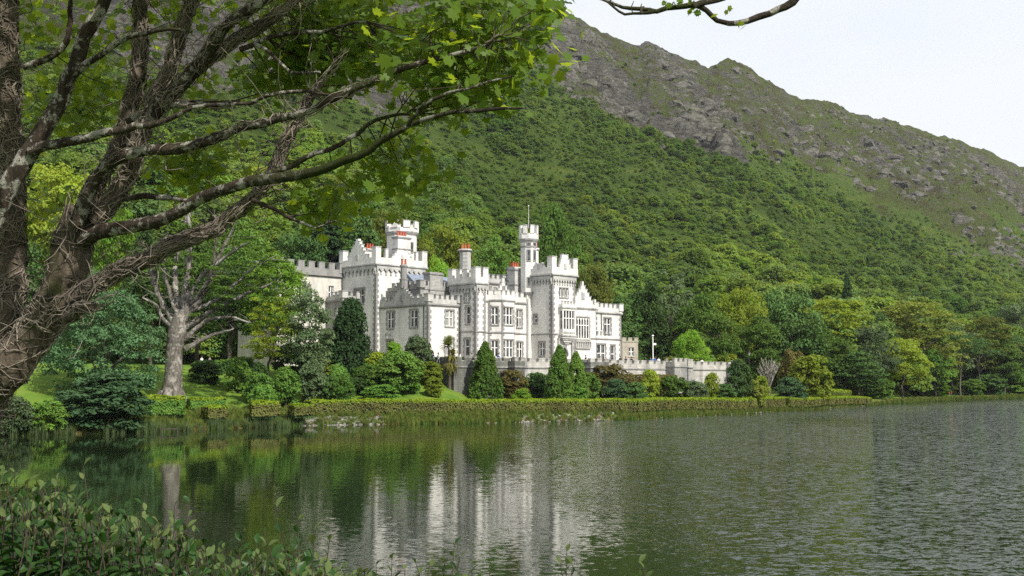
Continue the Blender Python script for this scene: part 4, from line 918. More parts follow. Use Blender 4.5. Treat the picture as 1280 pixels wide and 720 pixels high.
SH_ = [
 ('shrub_l_hyd', 330, 481, 36, 126, 'fresh green domed shrub lowest on the lawn'), ('shrub_l_hyd', 326, 466, 40, 130, 'domed shrub just above the lowest one on the lawn'),
 ('shrub_l_hyd', 359, 460, 36, 131, 'dense round shrub right of the pair on the lawn'), ('shrub_l_mid', 300, 451, 32, 134, 'round shrub at the back of the lawn left of the domed pair'),
 ('shrub_l_dark', 324, 453, 26, 138, 'small dark shrub behind the domed pair on the lawn'), ('shrub_l_dark', 258, 450, 40, 135, 'dark shrub at the back of the lawn right of the pale trunk'),
 ('shrub_l_grey', 392, 448, 34, 134, 'grey-green shrub under the feathery tree'), ('shrub_l_hyd', 423, 456, 28, 136, 'green shrub left below the yew'), ('shrub_l_hyd', 431, 468, 28, 133, 'shrub in front of the one left below the yew'),
 ('shrub_l_hyd', 476, 481, 46, 138, 'low spreading shrub just behind the lake hedge below the yew'), ('shrub_l_mid', 458, 455, 34, 142, 'green shrub at the right foot of the yew'),
 ('shrub_l_yel', 470, 440, 44, 147, 'yellow-green shrub against the left tower base'), ('shrub_l_mid', 500, 440, 62, 143, 'big leafy shrub in front of the castle door'), ('shrub_l_lime', 494, 428, 32, 146, 'pointed shrub tip rising above the big leafy shrub'),
 ('shrub_l_grey', 523, 420, 38, 150, 'pale silvery shrub at the corner of the two-storey block'), ('shrub_l_yel', 540, 452, 28, 148, 'yellow shrub beside the palm'), ('shrub_l_yel', 543, 472, 24, 143, 'low yellow shrub left of the palm trunk'),
 ('shrub_l_brown', 640, 462, 46, 156, 'brownish shrub against the terrace wall right of the left cypress'), ('shrub_l_dark', 672, 466, 44, 158, 'dark shrub between the two cypress groups'), ('shrub_l_lime', 652, 486, 28, 145, 'bright low mound behind the lake hedge'),
 ('shrub_l_mid', 735, 466, 34, 160, 'green shrub at the right foot of the twin cypress'), ('shrub_l_brown', 760, 456, 66, 168, 'wide brownish creeper mass on the terrace wall'), ('shrub_l_blue', 770, 474, 42, 160, 'blue-green shrub below the brown creeper'),
 ('shrub_l_dark', 792, 478, 34, 160, 'dark shrub at the foot of the middle bastion'), ('shrub_l_yel', 812, 462, 26, 171, 'yellow-green climber on the middle bastion'), ('shrub_l_mid', 840, 470, 44, 172, 'bushy shrub right of the middle bastion'),
 ('shrub_l_grey', 866, 476, 34, 172, 'grey shrub below the pale stretch of terrace wall'), ('shrub_l_yel', 889, 466, 22, 176, 'small yellow-green shrub left of the last bastion'), ('shrub_l_dark', 922, 450, 34, 178, 'dark narrow bush in front of the last bastion'),
 ('shrub_l_olive', 936, 474, 40, 180, 'olive shrub left of the bare pollard'), ('shrub_l_yel', 950, 470, 20, 184, 'yellow bush right beside the bare pollard'), ('shrub_l_blue', 985, 472, 42, 196, 'silver-blue low bush right of the bare pollard'),
 ('shrub_l_yel', 1012, 444, 54, 205, 'round variegated bush in green and yellow by the end of the hedge'), ('shrub_l_brown', 990, 438, 38, 216, 'brown-green bush behind the round variegated bush'),
 ('shrub_l_dark', 580, 474, 30, 154, 'dark shrub between palm and left cypress'), ('shrub_l_olive', 715, 476, 40, 155, 'olive shrub in front of the twin cypress'), ('shrub_l_dark', 905, 480, 30, 176, 'low dark shrub below the last bastion'),
 ('shrub_l_mid', 372, 428, 60, 143, 'mid green shrub mass under the light green tree by the old left wing'), ('shrub_l_dark', 412, 420, 40, 150, 'dark tall shrub between feathery tree and yew'), ('shrub_l_olive', 402, 448, 44, 143, 'olive shrub behind the grey-green shrub by the feathery tree'), ('shrub_l_dark', 446, 472, 30, 140, 'dark shrub under the right side of the yew'), ('shrub_l_mid', 872, 432, 46, 226, 'green bushes mass beyond the terrace wall'),
 ('shrub_l_yel', 905, 442, 50, 228, 'yellow-green bush beyond the last bastion'), ('shrub_l_olive', 838, 446, 34, 222, 'olive bush beyond the lamp post'), ('shrub_l_dark', 415, 470, 26, 134, 'small dark shrub left of the pair below the yew'),
]
for a in SH_: plant_px(a[0], 'shrub', a[1], a[2], a[3], a[4], a[5], 'shrub', GARD, parts=('stem', 'leaves'))
for i, (px, top, w, Y, lb) in enumerate([(20, 494, 50, 103, 'reedy green bush at the left edge of the far bank'), (62, 500, 48, 105, 'green bush between the left edge and the overhanging bush'), (90, 488, 46, 112, 'grey-green bush left of the overhanging bush'), (-14, 478, 60, 104, 'leafy bush cut by the left edge on the far bank')]):
    plant_px(('shrub_l_grey', 'shrub_l_mid', 'shrub_l_blue', 'shrub_l_mid')[i], 'bank_bush', px, top, w, Y, lb, 'bush', 'bushes on the left bank', parts=('stem', 'leaves'))
FS = 'low bushes along the far shore'
for kd, px, top, w, Y, lb in (('shrub_l_mid', 1094, 470, 40, 262, 'low green bush on the far shore left of the pale domed tree'), ('shrub_l_dark', 1150, 468, 36, 300, 'low dark bush right behind the pale domed tree'), ('shrub_l_lime', 1172, 478, 26, 303, 'bright low bush left of the leaning pine trunk'), ('shrub_l_mid', 1210, 474, 34, 318, 'low green bush between the two pines'),
  ('shrub_l_dark', 1232, 468, 40, 330, 'dark low bush right of the straight-stemmed pine'), ('shrub_l_mid', 1258, 464, 44, 338, 'green bush near the right end of the far shore'), ('shrub_l_dark', 1280, 462, 44, 342, 'dark bush cut by the right edge on the far shore'), ('shrub_l_olive', 1062, 470, 34, 250, 'olive bush close to the end of the hedge')):
    plant_px(kd, 'lakeside_bush', px, top, w, Y, lb, 'bush', FS, parts=('stem', 'leaves'))
# cypresses
CY = 'clipped cypresses before the terrace wall'
plant_px('cypress_mid', 'cypress', 607, 428, 42, 150, 'broad pointed cypress standing alone left in front of the terrace wall', 'tree', CY, parts=('trunk', 'crown'))
plant_px('cypress_mid', 'cypress', 699, 432, 38, 153, 'taller left one of the twin cypresses before the porch', 'tree', CY, parts=('trunk', 'crown'))
plant_px('cypress_mid', 'cypress', 720, 440, 34, 154, 'lower right one of the twin cypresses before the porch', 'tree', CY, parts=('trunk', 'crown'))
# palm
pY = 150; pb = ground_at((562 - 640) / F * pY, pY)
palm = empty('cabbage_palm', ((562 - 640) / F * pY, pY, pb - .1), 'cabbage palm with spiky heads and a skirt of old leaves by the terrace corner', 'palm')
ph = P(560, 431, pY).z - pb
mb = MB(); mb.tube([(0, 0, 0), (.1, 0, ph * .5), (-.15, 0, ph)], [.24, .17, .13], M['bark'], 7); mb.tube([(.1, 0, ph * .45), (.5, 0, ph * .72), (.7, .1, ph * .9)], [.13, .11, .09], M['bark'], 6); mb.build('trunk', palm)
def sword_head(c, n, ln, lo, hi, mat, nm):
    V = []; Fc = []
    for i in range(n):
        th = R.uniform(0, 6.28); el = R.uniform(lo, hi); l = ln * R.uniform(.75, 1.15)
        d = np.array([math.cos(th) * math.cos(el), math.sin(th) * math.cos(el), math.sin(el)]); sd_ = np.array([-math.sin(th), math.cos(th), 0]) * .055
        p0 = np.array(c); p1 = p0 + d * l * .55; p2 = p0 + d * l * .9 + np.array([0, 0, -l * .16])
        b = len(V); V += [p0 - sd_, p0 + sd_, p1 + sd_, p1 - sd_, p2 + sd_ * .2, p2 - sd_ * .2]; Fc += [[b, b + 1, b + 2, b + 3], [b + 3, b + 2, b + 4, b + 5]]
    obj(nm, mesh_np(nm, np.array(V), np.array(Fc), M[mat]), palm)
sword_head((-.15, 0, ph), 170, 1.9, -.3, 1.5, 'l_palm', 'leaf_head'); sword_head((.35, 0, ph * .72 + .5), 110, 1.3, -.9, 1.2, 'l_palmold', 'leaf_head'); sword_head((.1, 0, ph * .62), 150, 1.7, -1.35, -.2, 'l_palmold', 'dead_leaf_skirt')

# pale bare-limbed giant on the left lawn
def trace(mb, rows, Y0, Y1, mat, sides=7, step=.35, rough=.12, org=(0, 0, 0), wig=0.0):
    """branch through (px, py, width px) at distances running from Y0 to Y1"""
    n = len(rows); pts = []
    for i, (x, y, w) in enumerate(rows):
        Y = Y0 + (Y1 - Y0) * i / max(1, n - 1); p = P(x, y, Y); pts.append((*p, w * .5 * Y / F))
    A = spline(pts, step)
    if wig:
        k = np.arange(len(A)); A[1:-1, :3] += (NR.random((len(A) - 2, 3)) - .5) * wig
    mb.tube([Vector(a[:3]) - Vector(org) for a in A], [max(.002, a[3]) for a in A], mat, sides, rough)
    return A
gY = 122; gx = (216 - 640) / F * gY; gz_ = ground_at(gx, gY)
giant = empty('bare_limbed_tree', (gx, gY, gz_), 'huge pale half-bare tree with thick upright grey limbs on the left lawn', 'tree')
org = giant.location
mb = MB(); trace(mb, [(215, 498, 32), (216, 486, 26), (217, 465, 22), (218, 440, 21), (221, 420, 24), (224, 404, 20), (226, 390, 13)], gY, gY, M['silver'], 11, .5, .18, org)
for k in range(7):  # root flare
    a = k * .9; mb.tube([Vector((math.cos(a) * .9, math.sin(a) * .9, 1.5)), Vector((math.cos(a) * 1.5, math.sin(a) * 1.5, .3)), Vector((math.cos(a) * 2.2, math.sin(a) * 2.2, -.3))], [.45, .4, .2], M['silver'], 6, .2)
mb.build('trunk', giant)
GL = [[(222, 408, 13), (212, 393, 9), (198, 369, 8), (189, 338, 7), (183, 310, 4)], [(224, 402, 12), (221, 373, 9), (219, 331, 7), (233, 270, 4)], [(227, 402, 13), (232, 358, 10), (237, 315, 8), (236, 262, 4)],
      [(230, 400, 11), (257, 362, 8), (272, 323, 6), (292, 284, 3)], [(231, 410, 10), (264, 389, 7), (296, 373, 5), (331, 358, 3), (352, 345, 1.6)], [(231, 424, 8), (257, 402, 6), (288, 397, 4), (314, 404, 2)],
      [(232, 437, 8), (253, 424, 6), (275, 416, 4), (292, 411, 2)], [(229, 398, 9), (248, 350, 6), (280, 323, 4), (311, 303, 2)], [(219, 412, 8), (203, 398, 5), (195, 382, 4), (178, 372, 2)], [(233, 392, 7), (275, 372, 5), (310, 340, 3), (340, 322, 1.5)],
      [(222, 396, 7), (208, 350, 5), (206, 316, 3), (212, 280, 2)], [(240, 380, 6), (262, 345, 4), (270, 300, 3), (268, 262, 1.5)]]
for i, g_ in enumerate(GL):
    mb = MB(); A = trace(mb, [(x_, y_, w_ * .95) for x_, y_, w_ in g_], gY, gY + R.uniform(-4, 4), M['silver'], 6, .5, .12, org, .16)
    for k in range(9):
        a = A[R.randint(len(A) // 3, len(A) - 1)]; d = Vector((R.uniform(-1, 1), R.uniform(-1, 1), R.uniform(-.2, .9))).normalized() * R.uniform(.8, 2.4); b = Vector(a[:3]) - org
        mb.tube([b, b + d * .5 + Vector((0, 0, .15)), b + d], [.05, .035, .012], M['silver'], 4)
    mb.build('limb', giant)
cs, rs = [], []
for (x, y, sx_, sy_, n) in ((262, 330, 26, 34, 20), (312, 350, 34, 26, 34), (340, 330, 20, 24, 18), (212, 315, 26, 26, 16), (285, 300, 38, 20, 22), (240, 285, 40, 14, 16), (330, 385, 22, 20, 16), (270, 360, 30, 24, 22), (345, 352, 18, 22, 18), (196, 340, 18, 30, 12), (260, 400, 26, 14, 10)):
    for k in range(n): p = P(x + R.gauss(0, sx_ * .6), y + R.gauss(0, sy_ * .6), gY + R.uniform(-3, 8)) - org; cs.append(tuple(p)); rs.append(R.uniform(.5, 1.0))
p_, n_, s_ = clump_leaves(np.array(cs), np.array(rs), 90, .28, .32, 1.0, .35)
V_, F_ = leaf_quads(p_, n_, s_); obj('crown', mesh_np('crown', V_, F_, M['l_mid']), giant)
# bare pollard by the lake
bY = 194; bx = (960 - 640) / F * bY; bz = ground_at(bx, bY); pol = empty('bare_pollard', (bx, bY, bz), 'small pollarded tree with a fan of bare pale branches beside the lake hedge', 'tree'); org = pol.location
mb = MB(); mb.tube([(0, 0, -.2), (.1, 0, 1.2), (0, 0, 2.6)], [.32, .26, .24], M['bark'], 7); mb.build('trunk', pol)
mb = MB(); top = P(960, 446, bY).z - bz
for k in range(46):
    th = R.uniform(0, 6.28); sp = R.uniform(.2, 1.0) * 2.4; e_ = Vector((math.cos(th) * sp, math.sin(th) * sp * .7, top * R.uniform(.72, 1.0) - sp * .25)); m_ = Vector((e_.x * .4, e_.y * .4, 2.4 + (e_.z - 2.4) * .45))
    mb.tube([(0, 0, 2.3), m_, e_], [.11, .075, .05], M['palebark'], 5)
    for j in range(3): q_ = m_.lerp(e_, R.uniform(.3, 1)); mb.tube([q_, q_ + Vector((R.uniform(-.5, .5), R.uniform(-.5, .5), R.uniform(.1, .7)))], [.04, .02], M['palebark'], 4)
mb.build('branches', pol)

# ------------------------------------------------------------------ hedges
def hedge(name, path, w, h, label, group, size=.24, per=70, topmat='l_hedgetop', sidemat='l_hedge', base=None):
    """leafy box along a path of (x, y, z) points; dense twigs inside"""
    c = Vector(path[0]); e = empty(name, c, label, 'hedge', group)
    core = MB(); pts = [Vector(p) - c for p in path]; C_, N_, T_ = [], [], []
    for i, (a, b) in enumerate(zip(pts, pts[1:])):
        d = (b - a); l = d.length; d.normalize(); s = Vector((-d.y, d.x, 0)).normalized()
        hw, hh = w * .42, h * .92
        vs = [p + s * q * hw + Vector((0, 0, z)) for p in (a, b) for q in (-1, 1) for z in (-.3, hh)]
        core.add(vs, [(0, 1, 3, 2), (4, 6, 7, 5), (0, 4, 5, 1), (2, 3, 7, 6), (1, 5, 7, 3)], M['l_deep'])
        n = int(per * l * (2 * h + w))
        for k in range(n):
            t_ = R.random(); r_ = R.random() * (2 * h + w); lump = R.gauss(0, .05) + .10 * math.sin(t_ * l * 1.7 + a.x) * math.sin(t_ * l * .6 + 1)
            p = a + d * (t_ * l)
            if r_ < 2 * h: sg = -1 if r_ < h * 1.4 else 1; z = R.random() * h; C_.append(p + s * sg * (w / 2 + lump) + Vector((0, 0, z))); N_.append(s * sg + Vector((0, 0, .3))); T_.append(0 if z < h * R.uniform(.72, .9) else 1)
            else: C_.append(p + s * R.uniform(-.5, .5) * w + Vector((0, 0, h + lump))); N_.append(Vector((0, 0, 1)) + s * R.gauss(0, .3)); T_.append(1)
    for end, a, b in ((pts[0], pts[0], pts[1]), (pts[-1], pts[-1], pts[-2])):
        d = (a - b).normalized(); s = Vector((-d.y, d.x, 0))
        for k in range(int(per * w * h * 1.3)): C_.append(end + s * R.uniform(-.5, .5) * w + Vector((0, 0, R.random() * h)) + d * R.gauss(.02, .06)); N_.append(d); T_.append(0 if R.random() < .75 else 1)
    core.build('twigs', e); C_ = np.array([tuple(v) for v in C_]); N_ = unit(np.array([tuple(v) for v in N_]) + NR.normal(size=C_.shape) * .4)
    V_, F_ = leaf_quads(C_, N_, size * NR.uniform(.7, 1.3, len(C_)), .7)
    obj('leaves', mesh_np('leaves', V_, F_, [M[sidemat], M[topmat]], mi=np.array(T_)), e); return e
def shore_path(px0, px1, off, n=14):
    out = []
    for px in np.linspace(px0, px1, n):
        Ys = float(np.interp(px, sh_px[ok], SH[ok, 1])); Y = Ys + off; X = (px - 640) / F * Y; out.append((X, Y, float(ground_z(np.array([X]), np.array([Y]))[0])))
    return out
HG = 'clipped hedges along the lake'
hp = shore_path(386, 972, 4.2, 20)
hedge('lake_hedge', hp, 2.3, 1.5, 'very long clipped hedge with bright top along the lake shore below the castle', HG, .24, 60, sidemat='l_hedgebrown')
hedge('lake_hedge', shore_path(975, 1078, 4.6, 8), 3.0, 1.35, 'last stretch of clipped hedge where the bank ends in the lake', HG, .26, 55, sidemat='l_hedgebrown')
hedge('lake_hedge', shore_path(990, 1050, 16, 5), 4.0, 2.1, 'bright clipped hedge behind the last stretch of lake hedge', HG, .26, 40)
def hpx(px, py, Y): p = P(px, py, Y); return (p.x, p.y, p.z)
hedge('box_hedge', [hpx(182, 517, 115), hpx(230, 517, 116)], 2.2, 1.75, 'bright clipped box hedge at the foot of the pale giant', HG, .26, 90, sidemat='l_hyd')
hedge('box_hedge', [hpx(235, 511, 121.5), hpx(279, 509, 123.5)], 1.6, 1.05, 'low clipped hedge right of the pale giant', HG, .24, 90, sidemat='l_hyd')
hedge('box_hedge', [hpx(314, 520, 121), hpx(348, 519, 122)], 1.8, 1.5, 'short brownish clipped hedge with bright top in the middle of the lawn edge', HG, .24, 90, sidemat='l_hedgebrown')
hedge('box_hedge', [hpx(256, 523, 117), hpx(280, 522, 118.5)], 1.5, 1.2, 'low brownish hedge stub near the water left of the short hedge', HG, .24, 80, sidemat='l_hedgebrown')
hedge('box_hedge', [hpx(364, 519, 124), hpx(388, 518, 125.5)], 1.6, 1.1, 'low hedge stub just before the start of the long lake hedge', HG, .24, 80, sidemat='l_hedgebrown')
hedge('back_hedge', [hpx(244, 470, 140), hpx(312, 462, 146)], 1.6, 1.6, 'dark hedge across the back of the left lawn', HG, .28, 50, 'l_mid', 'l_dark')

def wpath(u0, u1, v, n): return [tuple(p) for p in (CM @ Vector((u0 + (u1 - u0) * i / n, v, 0)) for i in range(n + 1))]
def on_ground(path): return [(x, y, ground_at(x, y)) for x, y, z in path]
for u0, u1, h_, sm, lb in ((8.6, 17.6, 3.3, 'l_olive', 'loose olive creeper covering the foot of the terrace wall between the cypresses'), (23.4, 38.4, 4.1, 'l_brown', 'wide brownish creeper covering the terrace wall left of the middle bastion'), (45.5, 55.5, 1.9, 'l_olive', 'low scrub along the foot of the pale stretch of terrace wall')):
    o_ = hedge('wall_creeper', on_ground(wpath(u0, u1, -15.6, 8)), 2.0, h_, lb, 'creepers along the terrace wall', .34, 34, sm, sm); o_['category'] = 'creeper'

# ------------------------------------------------------------------ shore stones, reeds, grass
rock_ms = []
for k in range(5):
    bm = bmesh.new(); bmesh.ops.create_icosphere(bm, subdivisions=2, radius=.5)
    for v in bm.verts: v.co *= 1 + (R.random() - .5) * .45; v.co.z *= .65
    me = bpy.data.meshes.new('stone'); bm.to_mesh(me); bm.free()
    me.materials.append(m_plain('shore_stone_%s' % 'abcde'[k], [(.20, .195, .18), (.13, .125, .115), (.27, .265, .25), (.10, .095, .085), (.19, .165, .14)][k], .9, 4, .35)); rock_ms.append(me)
pts, sc = [], []
for k in range(1900):
    px = R.choice([R.uniform(375, 480), R.uniform(375, 480), R.uniform(640, 760), R.uniform(380, 1088), R.uniform(800, 1088)]); off = R.uniform(.15, 2.9)
    Y = float(np.interp(px, sh_px[ok], SH[ok, 1])) + off; X = (px - 640) / F * Y; pts.append((X, Y, float(ground_z(np.array([X]), np.array([Y]))[0]) + .02)); sc.append(R.uniform(.10, .32) * (1.7 if R.random() < .06 else 1))
stuff_instances('shore_stones', pts, sc, NR.random(len(pts)) * 6.28, NR.integers(0, 5, len(pts)), rock_ms)
def tuft(n, h, w, mat, nm):
    V, Fc = [], []
    for i in range(n):
        th = R.uniform(0, 6.28); l = h * R.uniform(.5, 1.1); r0 = R.uniform(0, w); b0 = np.array([math.cos(th) * r0, math.sin(th) * r0, -.05]); lean = np.array([math.cos(th), math.sin(th), 0]) * l * R.uniform(.05, .45); s = np.array([-math.sin(th), math.cos(th), 0]) * .022
        b = len(V); V += [b0 - s, b0 + s, b0 + lean * .4 + [0, 0, l * .6] + s * .8, b0 + lean * .4 + [0, 0, l * .6] - s * .8, b0 + lean + [0, 0, l] + s * .1, b0 + lean + [0, 0, l] - s * .1]; Fc += [[b, b + 1, b + 2, b + 3], [b + 3, b + 2, b + 4, b + 5]]
    return mesh_np(nm, np.array(V), np.array(Fc), M[mat])
tm = [tuft(40, .7, .25, 'grass', 'grass_tuft'), tuft(34, .5, .3, 'l_brown', 'grass_tuft'), tuft(30, 1.1, .25, 'reed', 'reed_tuft'), leafm if False else tuft(46, .45, .3, 'l_mid', 'grass_tuft')]
pts, sc, ix = [], [], []
for k in range(8200):
    px = R.uniform(-60, 1290); off = R.uniform(.1, 3.4) if px > 385 else R.uniform(.1, 6.5); 
    if (380 < px < 485 or 650 < px < 770) and off < 2.6 and R.random() < .72: continue
    reed = px < 390 and off < 2 and R.random() < .28
    Y = float(np.interp(px, sh_px[ok], SH[ok, 1])) + (off if not reed else R.uniform(-.8, 1.0)); X = (px - 640) / F * Y
    pts.append((X, Y, max(-.05, float(ground_z(np.array([X]), np.array([Y]))[0])))); sc.append(R.uniform(.5, 1.3) * (1.2 if px > 1080 else 1)); ix.append(2 if reed else R.choice([0, 0, 1, 3, 3]))
stuff_instances('shore_grass', pts, sc, NR.random(len(pts)) * 6.28, ix, tm)

# ------------------------------------------------------------------ foreground sycamore: ivy-bound trunks, mottled boughs, lobed leaves
tY = 10.0
syc = empty('sycamore_tree', (-5.3, tY, 2.4), 'big foreground sycamore with ivy-bound trunks and long mottled boughs over the water', 'tree'); SO = syc.location
BR = {}   # name -> sampled skeleton, for twigs and leaves
IVY = []
def bough(part, key, rows, Y0, Y1, mat, sides=9, ivy=0, step=.10, rough=.10, wig=.02):
    mb = MB(); A = trace(mb, [(x_, y_, w_ * (.86 if ivy > 30 else 1)) for x_, y_, w_ in rows], Y0, Y1, M[mat], sides, step, rough, SO, wig); o = mb.build(part, syc); BR[key] = A
    if ivy: IVY.append((A, ivy))
    return o
bough('trunk', 'base', [(-230, 760, 80), (-120, 590, 66), (-40, 508, 60), (20, 450, 58), (58, 396, 54), (82, 345, 56), (92, 300, 58), (104, 262, 50)], 10.3, 10, 'fgbark', 14, 85, .10, .12)
bough('trunk', 'left', [(-90, 640, 70), (-20, 500, 58), (4, 440, 52), (10, 380, 46), (12, 300, 44), (10, 220, 44), (6, 130, 42), (3, 60, 42), (0, -60, 40), (-6, -160, 36)], 10.5, 10.6, 'fgbark', 14, 190, .10, .14)
bough('stem', 'B', [(96, 285, 26), (118, 238, 23), (142, 196, 21), (162, 142, 22), (173, 85, 21), (176, 20, 20), (176, -60, 18), (182, -150, 14)], 10, 10.4, 'fgbark', 10, 80)
bough('stem', 'C', [(118, 276, 26), (144, 246, 26), (170, 190, 24), (188, 138, 20), (206, 100, 19), (222, 50, 18), (236, 8, 17), (252, -50, 15), (268, -130, 11)], 9.9, 9.6, 'fgbark', 10, 70)
bough('bough', 'C2', [(184, 152, 20), (214, 116, 19), (252, 78, 17), (270, 50, 15), (288, 28, 13), (312, 12, 12), (336, -3, 11), (380, -34, 8)], 9.8, 9.2, 'fgbranch', 9, 18)
bough('bough', 'C3', [(240, 92, 15), (272, 66, 14), (302, 46, 13), (332, 28, 12), (358, 10, 10), (400, -26, 7)], 9.7, 9.4, 'fgbark', 8, 42)
bough('bough', 'D', [(-20, 300, 30), (8, 236, 26), (44, 182, 23), (60, 152, 22), (75, 128, 21), (86, 96, 20), (95, 80, 19), (106, 46, 18), (118, 22, 17), (134, -6, 15), (160, -60, 11)], 9.6, 9.4, 'fgbranch', 10, 0)
bough('bough', 'D2', [(88, 98, 10), (112, 78, 9), (137, 60, 8), (160, 48, 7), (181, 42, 6), (212, 37, 5), (240, 40, 3)], 9.5, 9.0, 'fgbranch', 7, 0)
bough('bough', 'D3', [(30, 84, 9), (56, 74, 9), (78, 62, 8), (86, 44, 8), (88, 24, 7), (88, 4, 6), (92, -40, 5)], 10.4, 10.2, 'fgbranch', 7, 0)
bough('bough', 'E', [(38, 190, 14), (60, 182, 13), (84, 178, 12), (112, 172, 12), (138, 166, 11), (170, 158, 10), (202, 153, 8), (226, 140, 6), (262, 132, 5), (314, 128, 5), (335, 119, 5), (369, 114, 5), (400, 117, 4), (440, 124, 2)], 9.5, 8.8, 'fgbranch', 8, 0)
bough('bough', 'F', [(98, 280, 20), (118, 226, 18), (138, 202, 16), (172, 190, 14), (209, 187, 14), (250, 180, 13), (280, 168, 12), (312, 157, 11), (360, 146, 10), (378, 141, 10), (410, 126, 10), (444, 112, 9), (487, 91, 8), (541, 74, 7), (588, 64, 6), (610, 56, 4), (623, 46, 2)], 9.8, 8.2, 'fgbranch', 9, 10)
bough('bough', 'G', [(104, 300, 22), (126, 288, 20), (156, 284, 18), (187, 279, 17), (220, 266, 16), (250, 249, 16), (274, 239, 15), (300, 231, 15), (330, 224, 14), (366, 221, 13), (400, 212, 12), (432, 201, 11), (475, 179, 9), (510, 157, 7), (549, 144, 6), (596, 138, 5), (630, 137, 4), (658, 135, 2)], 9.9, 8.0, 'fgbranch', 10, 0)
bough('bough', 'G2', [(510, 158, 6), (520, 142, 5), (533, 131, 5), (552, 120, 4.5), (572, 112, 4), (611, 103, 3), (642, 95, 2)], 8.4, 8.0, 'fgbranch', 6, 0)
bough('bough', 'G3', [(300, 232, 8), (334, 219, 8), (366, 206, 7), (396, 192, 7), (424, 181, 6), (448, 166, 6), (471, 149, 5), (496, 143, 4), (522, 142, 2)], 9.1, 8.9, 'fgbranch', 7, 0)
bough('bough', 'H', [(70, 385, 26), (104, 366, 23), (148, 340, 21), (190, 319, 20), (240, 296, 19), (263, 288, 17), (291, 266, 15), (316, 248, 13), (342, 212, 14), (352, 186, 13), (366, 160, 12), (384, 128, 9), (398, 108, 6)], 9.9, 9.2, 'fgbark', 10, 110)
bough('bough', 'I', [(160, 152, 12), (190, 138, 11), (213, 130, 10), (263, 130, 9), (300, 128, 7)], 9.9, 9.6, 'fgbranch', 7, 4)
bough('bough', 'J', [(300, 62, 7), (334, 48, 6), (369, 41, 5), (400, 39, 5), (430, 32, 4), (459, 27, 2.5)], 9.6, 9.3, 'fgbranch', 6, 0)
bough('bough', 'K', [(316, 250, 6), (345, 264, 5), (372, 276, 4), (395, 284, 3), (420, 276, 2)], 9.3, 9.0, 'fgbranch', 6, 0)
bough('bough', 'L', [(120, 258, 9), (150, 250, 8), (182, 246, 8), (214, 248, 7), (238, 252, 5)], 10.2, 9.8, 'fgbranch', 6, 0)
bough('bough', 'N', [(320, 56, 6), (338, 66, 5), (356, 84, 4), (372, 92, 4), (400, 90, 3)], 9.4, 9.1, 'fgbranch', 6, 0)
bough('branch_stub', 'stub', [(84, 398, 16), (100, 388, 14), (116, 383, 11)], 9.8, 9.5, 'fgbark', 8, 8)
# crown above the frame (unseen limbs added to carry the shading leaves)
def free(part, key, pts, r0, r1, mat='fgbranch'):
    n = len(pts); A = spline([(*p, r0 + (r1 - r0) * i / (n - 1)) for i, p in enumerate(pts)], .3); mb = MB(); mb.tube([Vector(a[:3]) - SO for a in A], [a[3] for a in A], M[mat], 8, .1); mb.build(part, syc); BR[key] = A
free('bough', 'U1', [tuple(BR['B'][-1][:3]), (-3.0, 9.2, 9.6), (-2.2, 7.8, 10.6), (-1.0, 6.2, 11.2)], .09, .03)
free('bough', 'U2', [tuple(BR['C'][-1][:3]), (-1.9, 8.8, 9.2), (-.6, 7.6, 10.0), (.8, 6.2, 10.4)], .09, .03)
free('bough', 'U3', [tuple(BR['left'][-1][:3]), (-4.9, 9.6, 10.6), (-4.2, 8.0, 11.6), (-3.4, 5.6, 12.2)], .14, .03)
free('bough', 'U4', [tuple(BR['C2'][-1][:3]), (-1.0, 8.7, 8.6), (-.1, 8.3, 8.9), (.7, 8.2, 8.8)], .05, .02)
